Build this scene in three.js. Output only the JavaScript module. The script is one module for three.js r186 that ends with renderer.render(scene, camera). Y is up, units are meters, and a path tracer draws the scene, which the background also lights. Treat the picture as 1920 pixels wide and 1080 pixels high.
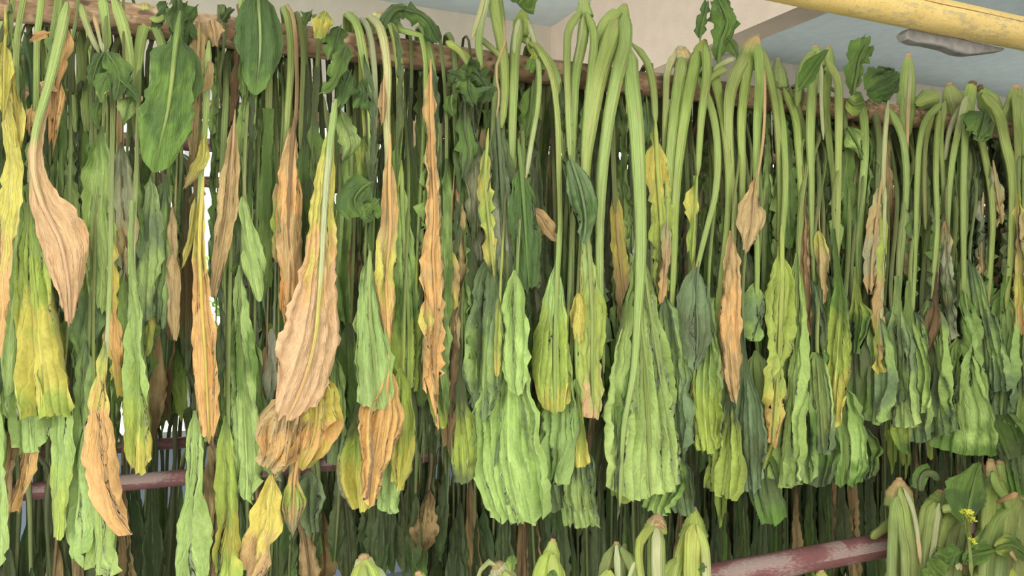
import * as THREE from 'three';
import { mergeGeometries } from 'three/addons/utils/BufferGeometryUtils.js';
import { RoundedBoxGeometry } from 'three/addons/geometries/RoundedBoxGeometry.js';
import { createNoise2D, createNoise3D } from 'simplex-noise';

// ------------------------------------------------------------------ camera, sky, light, exposure
// The poles run along +X. The viewer stands in front of the rack (towards +Z) and looks
// along it to the right, the optical axis turned 24.8 degrees off the rack's normal.
const scene = new THREE.Scene();
const EYE = new THREE.Vector3(0, 1.65, 0);
const FOCAL = 1500;                                            // pixels, for a 1920 x 1080 frame
const FWD = new THREE.Vector3(0.4194, 0, -0.9078), RIGHT = new THREE.Vector3(0.9078, 0, 0.4194);
const camera = new THREE.PerspectiveCamera(2 * Math.atan(540 / FOCAL) * 180 / Math.PI, 1920 / 1080, 0.05, 100);
camera.position.copy(EYE);
camera.lookAt(EYE.clone().add(FWD));

const renderer = new THREE.WebGLRenderer({ antialias: true });
renderer.toneMapping = THREE.LinearToneMapping;
renderer.toneMappingExposure = 5.1;
renderer.shadowMap.enabled = true;

// overcast sky: an even white-grey dome, a little brighter overhead
{
  const W = 256, H = 128, d = new Float32Array(W * H * 4), n = createNoise3D(rng(5));
  for (let y = 0; y < H; y++) for (let x = 0; x < W; x++) {
    const el = ((y + .5) / H - .5) * Math.PI, az = (x + .5) / W * 2 * Math.PI;
    const c = Math.cos(el), k = .92 + .22 * Math.max(0, Math.sin(el)) + .07 * n(1.6 * c * Math.cos(az), 2.5 * Math.sin(el), 1.6 * c * Math.sin(az));
    const o = (y * W + x) * 4;
    d[o] = k * 1.01; d[o + 1] = k * 1.0; d[o + 2] = k * .96; d[o + 3] = 1;
  }
  const t = new THREE.DataTexture(d, W, H, THREE.RGBAFormat, THREE.FloatType);
  t.mapping = THREE.EquirectangularReflectionMapping; t.magFilter = THREE.LinearFilter; t.needsUpdate = true;
  scene.background = t; scene.environment = t;
}

// ------------------------------------------------------------------ helpers
function rng(seed) { let s = seed >>> 0; return () => { s = (s + 0x6d2b79f5) >>> 0; let t = Math.imul(s ^ (s >>> 15), 1 | s); t = (t + Math.imul(t ^ (t >>> 7), 61 | t)) ^ t; return ((t ^ (t >>> 14)) >>> 0) / 4294967296; }; }
const N2 = createNoise2D(rng(11)), N3 = createNoise3D(rng(12));
const clamp = (x, a, b) => Math.min(b, Math.max(a, x)), lerp = (a, b, t) => a + (b - a) * t;
const smooth = (a, b, x) => { const t = clamp((x - a) / (b - a), 0, 1); return t * t * (3 - 2 * t); };
const V = (x, y, z) => new THREE.Vector3(x, y, z);
// a pixel of the photograph as a point on the vertical plane z = zz
function at(px, py, zz) {
  const u = (px - 960) / FOCAL, v = (540 - py) / FOCAL, t = -zz / (0.9078 - 0.4194 * u);
  return V(t * (0.4194 + 0.9078 * u), EYE.y + t * v, zz);
}
const perPixel = (px, zz) => at(px + .5, 540, zz).x - at(px - .5, 540, zz).x;   // metres along X
const sampleAt = (arr, t) => { const f = clamp(t, 0, 1) * (arr.length - 1), i = Math.min(arr.length - 2, Math.floor(f)); if (arr.length === 1) return arr[0]; const k = f - i; return lerp(arr[i], arr[i + 1], k * k * (3 - 2 * k) * .5 + k * .5); };
const used = {};
function numbered(name) { used[name] = (used[name] ?? -1) + 1; return used[name] ? `${name}_${String(used[name]).padStart(3, '0')}` : name; }
function finish(m) { m.castShadow = true; m.receiveShadow = true; return m; }
function mesh(name, g, mat, parent) { const m = finish(new THREE.Mesh(g, mat)); m.name = name; if (parent) parent.add(m); return m; }
function thing(name, label, category, pos = V(0, 0, 0), group) {
  const o = new THREE.Group(); o.name = numbered(name); o.position.copy(pos); scene.add(o);
  o.userData = { label, category }; if (group) o.userData.group = group; return o;
}
function structure(name, g, mat) { const m = mesh(name, g, mat, scene); m.userData.kind = 'structure'; return m; }
function box(x0, x1, y0, y1, z0, z1) { const g = new THREE.BoxGeometry(x1 - x0, y1 - y0, z1 - z0); g.translate((x0 + x1) / 2, (y0 + y1) / 2, (z0 + z1) / 2); const p = g.attributes.position, n = g.attributes.normal, uv = g.attributes.uv; for (let i = 0; i < p.count; i++) { if (Math.abs(n.getX(i)) > .5) uv.setXY(i, p.getZ(i), p.getY(i)); else if (Math.abs(n.getY(i)) > .5) uv.setXY(i, p.getX(i), p.getZ(i)); else uv.setXY(i, p.getX(i), p.getY(i)); } return g; }
function dataTex(W, H, f, srgb) {
  const d = new Uint8Array(W * H * 4);
  for (let y = 0; y < H; y++) for (let x = 0; x < W; x++) { const c = f((x + .5) / W, (y + .5) / H), o = (y * W + x) * 4; for (let k = 0; k < 3; k++) d[o + k] = clamp(Math.round(255 * (c.length ? c[k] : c)), 0, 255); d[o + 3] = 255; }
  const t = new THREE.DataTexture(d, W, H); t.wrapS = t.wrapT = THREE.RepeatWrapping; t.magFilter = THREE.LinearFilter; t.minFilter = THREE.LinearMipmapLinearFilter; t.generateMipmaps = true;
  if (srgb) t.colorSpace = THREE.SRGBColorSpace; t.needsUpdate = true; return t;
}
// noise on a torus so that tiles join
function tile(u, v, f, s) { const a = u * 2 * Math.PI, b = v * 2 * Math.PI; return N3(Math.cos(a) * f + s, Math.sin(a) * f + Math.cos(b) * f * .7, Math.sin(b) * f + s * 2); }

// ------------------------------------------------------------------ materials
// a leaf's own pattern: pale veins leaving the midrib at an acute angle, a fine net between them, mottled lamina
function veins(u, v) {
  const a = Math.abs(2 * u - 1), sd = u < .5 ? 0 : 7.3, wv = .5 * N2(u * 3 + sd, v * 4) + .16 * N2(u * 9, v * 14);
  const p = (v - .8 * Math.pow(a, .8)) * 5.2 + sd + wv * .7, q = Math.abs(p - Math.round(p)), p2 = (v - 1.1 * a) * 17 + 1.6 * wv + sd, q2 = Math.abs(p2 - Math.round(p2));
  const main = smooth(.07, .015, q) * (1 - .6 * a), mid = smooth(.045, .015, a), sub = .3 * smooth(.13, .03, q2), net = .22 * smooth(.13, .04, Math.abs(N2(u * 22, v * 40)));
  return [main, mid, sub, net];
}
const leafMap = dataTex(256, 512, (u, v) => {
  const [m, c, s, n] = veins(u, v), vein = Math.max(m * .8, c, s, n);
  const mot = .885 + .045 * N2(u * 6, v * 10) + .035 * N2(u * 30, v * 44) + .03 * N2(u * 80, v * 140);
  const k = lerp(mot, 1, vein); return [k * lerp(.985, 1, vein), k, k * lerp(.96, .99, vein)];
}, true);
const leafBump = dataTex(256, 512, (u, v) => {
  const [m, c, s, n] = veins(u, v);
  return .3 + .35 * m + .15 * s + .12 * n + .22 * (1 - Math.abs(N2(u * 13, v * 21))) + .12 * N2(u * 34, v * 40);
});
const stalkMap = dataTex(128, 256, (u, v) => {
  const rib = .9 + .075 * tile(u, .5, 3.2, 3) + .045 * tile(u, .2, 9, 7);
  const spot = N2(u * 30, v * 40) > .86 ? .88 : 1;
  const k = rib * spot * (1 + .04 * N2(u * 7, v * 6)); return [k, k * .995, k * .97];
}, true);
const stalkBump = dataTex(128, 64, (u, v) => .5 + .3 * tile(u, .5, 3.2, 3) + .15 * tile(u, .2, 9, 7) + .05 * N2(u * 20, v * 20));
const woodMap = dataTex(512, 512, (u, v) => {
  const g = tile(u, v, 2.4, 4), s = N2(u * 16, v * 7), f = N2(u * 60, v * 20), p = N2(u * 11 + 40, v * 3) + .5 * N2(u * 40, v * 9);
  const k = .5 + .22 * g + .12 * s + .1 * f, pale = smooth(.1, .8, p), dark = smooth(.45, .75, N2(u * 26, v * 5 + 9));
  let c = [lerp(.46, .68, k), lerp(.37, .54, k), lerp(.28, .41, k)]; c = c.map((x, i) => lerp(x, [.80, .70, .56][i], pale * .6)); return c.map((x) => x * (1 - .35 * dark));
}, true);
const woodBump = dataTex(512, 512, (u, v) => .5 + .2 * N2(u * 16, v * 7) + .2 * N2(u * 26, v * 5 + 9) + .1 * N2(u * 70, v * 24));
const bambooMap = dataTex(1024, 256, (u, v) => {
  const g = .5 + .25 * N2(u * 8, v * 6) + .12 * N2(u * 20, v * 90) + .1 * N2(u * 60, v * 60);
  let c = [lerp(.80, .88, g), lerp(.68, .77, g), lerp(.40, .50, g)];
  const dirt = smooth(.2, 1.1, N2(u * 5 + 3, v * 3) + .6 * N2(u * 30, v * 16) + .35 * N2(u * 90, v * 40)); c = c.map((x, i) => lerp(x, [.56, .54, .48][i], .45 * dirt));
  const sc = Math.abs(N2(u * 40 + 9, v * 26)); if (sc < .035) c = c.map((x) => x * .78); return c;
}, true);
const rustMap = dataTex(512, 256, (u, v) => {
  const g = .5 + .3 * N2(u * 8, v * 5) + .2 * N2(u * 40, v * 20), dust = smooth(-.25, .55, N2(u * 4 + 20, v * 3) + .35 * N2(u * 50, v * 28));
  let c = [lerp(.42, .51, g), lerp(.27, .33, g), lerp(.27, .32, g)]; c = c.map((x, i) => lerp(x, [.62, .57, .53][i], .75 * dust));
  if (Math.abs(N2(u * 24 + 4, v * 9 + 7)) < .03) c = c.map((x) => x * 1.2); return c;
}, true);
const plasterMap = dataTex(512, 512, (u, v) => { const k = .96 + .02 * tile(u, v, 1.5, 1) + .015 * N2(u * 60, v * 60); return [k, k, k]; }, true);
const concreteMap = dataTex(512, 512, (u, v) => { const k = .8 + .1 * tile(u, v, 2, 8) + .06 * N2(u * 40, v * 40) + .04 * N2(u * 160, v * 160); return [k, k, k * .99]; }, true);

const M = {
  leaf: new THREE.MeshPhysicalMaterial({ vertexColors: true, map: leafMap, bumpMap: leafBump, bumpScale: .0022, roughness: .72, side: THREE.DoubleSide, transmission: .18, thickness: 0, ior: 1.35 }),
  stalk: new THREE.MeshPhysicalMaterial({ vertexColors: true, map: stalkMap, bumpMap: stalkBump, bumpScale: .0016, roughness: .6, side: THREE.DoubleSide }),
  wood: new THREE.MeshStandardMaterial({ map: woodMap, bumpMap: woodBump, bumpScale: .004, roughness: .9 }),
  bamboo: new THREE.MeshPhysicalMaterial({ map: bambooMap, roughness: .55 }),
  crack: new THREE.MeshStandardMaterial({ color: 0x8a6a3a, roughness: .9 }),
  pipe: new THREE.MeshStandardMaterial({ map: rustMap, roughness: .7, metalness: .1 }),
  plaster: new THREE.MeshStandardMaterial({ color: 0xe6dccd, map: plasterMap, roughness: .95 }),
  skyTintedWall: new THREE.MeshStandardMaterial({ color: 0xbac8e4, map: plasterMap, roughness: .8 }),  // pale blue: skylight put into the colour of the low back wall
  ceiling: new THREE.MeshStandardMaterial({ color: 0xdeedf4, map: plasterMap, roughness: .95 }),
  beam: new THREE.MeshStandardMaterial({ color: 0xf0dccb, map: plasterMap, roughness: .95 }),
  floor: new THREE.MeshStandardMaterial({ color: 0xc2c6cc, map: concreteMap, roughness: .45 }),
  ground: new THREE.MeshStandardMaterial({ color: 0xdcd8cc, map: concreteMap, roughness: .95 }),
  white: new THREE.MeshStandardMaterial({ color: 0xe8ebee, roughness: .4 }),
  glass: new THREE.MeshPhysicalMaterial({ color: 0xffffff, transmission: 1, thickness: 0, roughness: 0, ior: 1.1 }),
  slate: new THREE.MeshStandardMaterial({ color: 0xa09c98, map: concreteMap, roughness: .9 }),
  twig: new THREE.MeshStandardMaterial({ color: 0x6b5136, roughness: .9 }),
  bush: new THREE.MeshPhysicalMaterial({ color: 0x6f9a2f, roughness: .7, side: THREE.DoubleSide, transmission: .3, thickness: 0 }),
  flower: new THREE.MeshStandardMaterial({ color: 0xb4b338, roughness: .6, side: THREE.DoubleSide }),
};

// ------------------------------------------------------------------ room
const CEIL = 3.305, WALLZ = -4.5;
const XL = -7, XR = 12, ZF = 0.75;                              // the room is open to the yard at its front (z = ZF)
structure('floor', box(XL, XR, -.2, 0, WALLZ - .2, ZF), M.floor);
structure('ceiling', box(XL, XR, CEIL, CEIL + .2, WALLZ - .2, ZF), M.ceiling);
structure('trim_1', box(2.35, 2.51, 2.76, CEIL, WALLZ, ZF), M.beam);                    // beam under the ceiling
{
  const head = 2.70, sill = .85;
  structure('wall_back', box(XL, XR, head, CEIL, WALLZ - .2, WALLZ), M.plaster);
  structure('wall_back_low', box(XL, XR, 0, sill, WALLZ - .2, WALLZ), M.skyTintedWall);
  for (const [i, x] of [[0, XL], [1, 4.6], [2, 8.2], [3, 11.55]]) structure('wall_pier_' + i, box(x, x + .45, sill, head, WALLZ - .2, WALLZ), M.plaster);
  structure('wall_front_added', box(1.25, XR, 0, CEIL - .4, ZF - .2, ZF), M.plaster);  // added out of view to dim the right end; gap above lights the ceiling
  structure('wall_right', box(XR, XR + .2, 0, CEIL, WALLZ - .2, ZF), M.plaster);
  let n = 0;
  for (const [x0, x1] of [[XL + .45, -2.4], [-2.4, 1.1], [1.1, 4.6], [5.05, 8.2], [8.65, 11.55]]) {
    const w = structure('window_' + ++n, mergeGeometries([box(x0, x1, head - .06, head, WALLZ - .12, WALLZ - .02), box(x0, x1, sill, sill + .06, WALLZ - .12, WALLZ + .02), box(x0, x0 + .06, sill, head, WALLZ - .12, WALLZ - .02), box(x1 - .06, x1, sill, head, WALLZ - .12, WALLZ - .02)]), M.white);
    for (let k = 1; k < 4; k++) { const x = lerp(x0, x1, k / 4); mesh('mullion', box(x - .025, x + .025, sill + .06, head - .06, WALLZ - .10, WALLZ - .04), M.white, w); }
    for (let k = 0; k < 4; k++) mesh('pane', box(lerp(x0, x1, k / 4) + .03, lerp(x0, x1, (k + 1) / 4) - .03, sill + .06, head - .06, WALLZ - .072, WALLZ - .068), M.glass, w);
  }
}
structure('ground', box(-40, 40, -.6, -.2, -40, 40), M.ground);
// ------------------------------------------------------------------ mustard plants: stalk, leaf blade, stem base
const COL = { g: '#97aa5c', s: '#818e52', h: '#bcc08e', G: '#a2ba6c', F: '#adc476', D: '#526b36', E: '#6b883f', b: '#788c60', l: '#acba5a', y: '#d6c766', o: '#e2b174', p: '#e0b48a', t: '#cbab7a', w: '#836a45', q: '#b0af90', d: '#66724a', z: '#535c31' };  // z and d also hold the painted shade of the rear rows
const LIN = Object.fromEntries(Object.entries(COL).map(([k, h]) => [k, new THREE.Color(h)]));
function ramp(codes, t) { const f = clamp(t, 0, 1) * (codes.length - 1), i = Math.min(codes.length - 1, Math.floor(f)), a = LIN[codes[i]], b = LIN[codes[Math.min(codes.length - 1, i + 1)]], k = smooth(.15, .85, f - i); return [lerp(a.r, b.r, k), lerp(a.g, b.g, k), lerp(a.b, b.b, k)]; }

// frames along a curve: position, lateral axis (L) and the face normal (N)
function frames(pts, n, twist = 0) {
  const c = new THREE.CatmullRomCurve3(pts, false, 'centripetal'), P = c.getSpacedPoints(n), T = [], L = [], N = [];
  for (let i = 0; i <= n; i++) T.push(P[Math.min(n, i + 1)].clone().sub(P[Math.max(0, i - 1)]).normalize());
  let l = V(1, 0, 0); if (Math.abs(T[0].x) > .85) l = V(0, 1, 0);
  for (let i = 0; i <= n; i++) {
    l = l.clone().addScaledVector(T[i], -l.dot(T[i])).normalize();
    const nn = new THREE.Vector3().crossVectors(T[i], l).normalize(); if (i === 0 && nn.z < -.2) { l.negate(); nn.negate(); }
    const a = typeof twist === 'function' ? twist(i / n) : twist * i / n;
    L.push(l.clone().multiplyScalar(Math.cos(a)).addScaledVector(nn, Math.sin(a))); N.push(nn.clone().multiplyScalar(Math.cos(a)).addScaledVector(l, -Math.sin(a)));
  }
  return { P, T, L, N, len: c.getLength() };
}
function geo(pos, uv, col, idx) {
  const g = new THREE.BufferGeometry(); g.setAttribute('position', new THREE.Float32BufferAttribute(pos, 3)); g.setAttribute('uv', new THREE.Float32BufferAttribute(uv, 2));
  g.setAttribute('color', new THREE.Float32BufferAttribute(col, 3)); g.setIndex(idx); g.computeVertexNormals(); return g;
}
// a ribbed, flattened tube; rad(t) half width, capped round at both ends
function tube(F, n, rad, flat, codes, seed, around = 9, origin) {
  const pos = [], uv = [], col = [], idx = [], hj = [1 + .09 * N2(seed * 9.1, 1), 1 + .05 * N2(seed * 9.1, 2), 1 + .14 * N2(seed * 9.1, 3)];
  for (let i = 0; i <= n; i++) {
    const t = i / n, r = rad(t), P = F.P[i], c = ramp(codes, t + .12 * N2(t * 5, seed));
    for (let j = 0; j <= around; j++) {
      const a = j / around * 2 * Math.PI, end = i === 0 || i === n ? .35 : 1, rr = r * end * (1 + .085 * Math.cos(a * 6 + seed) + .05 * N2(t * 8, seed + 3));
      const x = Math.cos(a) * rr, z = Math.sin(a) * rr * flat - (Math.sin(a) < 0 ? .0 : .12 * rr * (1 - Math.abs(Math.cos(a))));
      pos.push(P.x + F.L[i].x * x + F.N[i].x * z - origin.x, P.y + F.L[i].y * x + F.N[i].y * z - origin.y, P.z + F.L[i].z * x + F.N[i].z * z - origin.z);
      uv.push(j / around, t * F.len * 2.5); const k = 1 + .07 * N3(t * 9, Math.cos(a) * .6 + seed, Math.sin(a) * .6); const br = smooth(.55, .8, N3(t * F.len * 16 + seed, Math.cos(a) * 1.4, Math.sin(a) * 1.4 + seed)) * .45; for (let h = 0; h < 3; h++) col.push(lerp(c[h] * k * hj[h], [.36, .27, .14][h], br));
    }
  }
  const w = around + 1; for (let i = 0; i < n; i++) for (let j = 0; j < around; j++) { const a = i * w + j, b = a + w; idx.push(a, b, a + 1, b, b + 1, a + 1); }
  return geo(pos, uv, col, idx);
}
const tri = (x) => Math.asin(Math.sin(x)) * .64;
function blade(F, n, o, origin) {
  const { tb, w, codes, side = 0, fold = .16, kf = 3, crumple = .003, rag = .07, ruffle = .06, curl = .1, tip = .1, seed, lobes = 0, lift = .0042, edge } = o;
  const wm = Math.max(...w), len = F.len * (1 - tb), fine = o.fine ?? 1;
  const nv = clamp(Math.round(len / .0095 * fine), 8, 90), ns = clamp(Math.round(wm / .0042 * fine / 2) * 2, 6, 30);
  const pos = [], uv = [], col = [], idx = [], hj = [1 + .07 * N2(seed * 9.1, 1), 1 + .04 * N2(seed * 9.1, 2), 1 + .10 * N2(seed * 9.1, 3)];
  const seg = (t) => { const f = clamp(t, 0, 1) * n, i = Math.min(n - 1, Math.floor(f)); return [i, f - i]; };
  for (let i = 0; i <= nv; i++) for (let j = 0; j <= ns; j++) {
    const v = i / nv, s = -1 + 2 * j / ns, as = Math.abs(s), sg = Math.sign(s);
    const e = 1 - tip * Math.pow(as, 2.2) * 1.1 + rag * .3 * N2(s * 2.2, seed * 3.1) + rag * .14 * N2(s * 9, seed * 1.7);
    const vv = v * lerp(1, e, v), t = tb + (1 - tb) * vv;
    const fr = o.frill ?? 0, vb = fr ? Math.max(0, (v - fr) / (1 - fr)) : v, fz = fr && !o.wedge ? smooth(fr, fr * .6, v) : 0;
    let W = (fr ? lerp(o.neck ?? .004, sampleAt(w, vb) * .5, o.wedge ? smooth(0, fr + .3, v) : smooth(fr * .8, fr + .12, v)) * (1 + fz * as * (1.1 * N2(v * len * 34 + seed, sg * 4) + .8 * N2(v * len * 90, seed + sg))) : lerp(o.start ?? .25, 1, smooth(0, .11, v)) * sampleAt(w, v) * .5) * (s < 0 ? 1 - side : 1 + side);
    W *= 1 + as * (rag * 1.2 * N2(v * len * 15, seed + sg * 9.3) + rag * .6 * N2(v * len * 48, seed + sg * 5.3) + rag * .35 * N2(v * len * 120, seed + sg * 2.3));
    if (lobes) W *= 1 - as * lobes * (.5 + .5 * Math.cos(v * Math.PI * 2 * Math.max(3, Math.round(len / .035)) + sg * .7));
    const [k, f] = seg(t), P = F.P[k].clone().lerp(F.P[k + 1], f), L = F.L[k].clone().lerp(F.L[k + 1], f), N = F.N[k].clone().lerp(F.N[k + 1], f);
    if (vv > 1) P.addScaledVector(F.T[n], (vv - 1) * len);
    const grow = smooth(0, .2, vb), Wm = fr ? Math.max(.006, sampleAt(w, vb) * .5 * (o.wedge ? smooth(0, fr + .3, v) : smooth(fr * .6, fr + .1, v))) : sampleAt(w, v) * .5;
    const R = (x, y) => 1 - 2 * Math.abs(N2(x, y)), wf = Math.min(Wm, .032), Y0 = v * len, q0 = s * kf * .62 + .16 * N2(v * 1.3, seed);
    let z = fold * wf * grow * (1.5 * R(q0 + seed * 3.7, Y0 * 1.1 + seed) + .7 * R(q0 * 2.3 + seed * 5.1, Y0 * 2 + seed) + .3 * tri(s * kf * 1.57 + seed)) * (.15 + .85 * Math.min(1, as * 2.6));
    z -= curl * Wm * s * s * 2;
    const X1 = s * Wm, Y1 = v * len;
    z += crumple * grow * (N3(X1 * 60, Y1 * 20, seed) + .75 * R(X1 * 62 + Y1 * 16 + seed, Y1 * 30 - X1 * 24) * (.4 + .6 * as));
    const ru = (ruffle + .5 * fz) * (.35 * Wm + .005) * as * as * as;
    z += ru * 2.6 * (N2(Y1 * 34, seed + sg * 3) + .7 * N2(Y1 * 85, seed + sg * 8)); const dy = ru * 1.1 * N2(Y1 * 60, seed + sg * 7);
    const X = s * W; P.addScaledVector(L, X).addScaledVector(N, z - lift); P.y += dy;
    pos.push(P.x - origin.x, P.y - origin.y, P.z - origin.z);
    uv.push((s + 1) / 2, vv * Math.max(.35, len / .45));
    let c = ramp(codes, vb + .14 * N2(s * 1.6 + seed, v * 5) + .06 * N2(s * 7, v * 18 + seed));
    if (edge) { const q = smooth(.55, 1, as + .25 * N2(v * len * 30, seed + sg)), b = LIN[edge]; c = [lerp(c[0], b.r, q), lerp(c[1], b.g, q), lerp(c[2], b.b, q)]; }
    const m = 1 + .10 * N3(s * 2.5, v * len * 16, seed + 60) + .06 * N3(s * 9, v * len * 60, seed + 90); col.push(c[0] * m * hj[0], c[1] * m * hj[1], c[2] * m * hj[2]);
  }
  const q = ns + 1; for (let i = 0; i < nv; i++) for (let j = 0; j < ns; j++) { const a = i * q + j, b = a + q; idx.push(a, b, a + 1, b, b + 1, a + 1); }
  return geo(pos, uv, col, idx);
}
let serial = 0;
// pts: world points; o.pw: stalk half widths along it (m); o.blade as above (w in m, tb as a share of the length)
function leaf(parent, pts, o) {
  const seed = (++serial * 7.31) % 97, origin = parent.userData.origin ?? parent.position, len = pts.reduce((a, p, i) => i ? a + p.distanceTo(pts[i - 1]) : 0, 0);
  const n = clamp(Math.round(len / .022 * (o.fine ?? 1)), 8, 60), F = frames(pts, n, o.twist ?? 0);
  const st = mesh(o.name ?? 'stalk', tube(F, n, (t) => sampleAt(o.pw, t), o.flat ?? .62, o.stalk, seed, o.around ?? 15, origin), M.stalk, parent);
  if (o.blade) mesh('leaf_blade', blade(F, n, { ...o.blade, seed, fine: o.fine }, origin), M.leaf, st);
  return st;
}
// butt of a plant: the swollen stem with the bases of its stalks, and its cut end
function stemBase(parent, pts, w, codes, cutCode = 'p') {
  const seed = (++serial * 7.31) % 97, origin = parent.position, n = 16, F = frames(pts, n);
  const m = mesh('stem_base', tube(F, n, (t) => sampleAt(w, t) * (1 + .05 * N2(t * 9, seed)), .8, codes, seed, 14, origin), M.stalk, parent);
  const r = w[0] * .8, pos = [], uv = [], col = [], idx = [], K = 12, c = LIN[cutCode];
  for (let i = 0; i <= 4; i++) for (let j = 0; j <= K; j++) {
    const a = j / K * 2 * Math.PI, q = [0, .55, .95, 1.02, 1.0][i] * r * (1 + .12 * N2(Math.cos(a) * 1.3 + seed, Math.sin(a) * 1.3)), h = [.5, .45, .2, -.3, -1.3][i] * r * (1 + .3 * N2(a === 0 ? 0 : Math.cos(a) * 2, seed + i));
    const p = F.P[0].clone().addScaledVector(F.T[0], -h).addScaledVector(F.L[0], Math.cos(a) * q).addScaledVector(F.N[0], Math.sin(a) * q * .85);
    pos.push(p.x - origin.x, p.y - origin.y, p.z - origin.z); uv.push(j / K, i * .1); const k = 1 + .18 * N2(j * 1.7 + seed, i * 2.1); const d = i === 3 ? .66 : .86; col.push(c.r * k * d, c.g * k * d, c.b * k * d);
  }
  for (let i = 0; i < 4; i++) for (let j = 0; j < K; j++) { const a = i * (K + 1) + j, b = a + K + 1; idx.push(a, b, a + 1, b, b + 1, a + 1); }
  const e = mesh('cut_end', geo(pos, uv, col, idx), M.stalk, m); e.userData.label = 'dry cut end of the stem'; return m;
}

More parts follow.
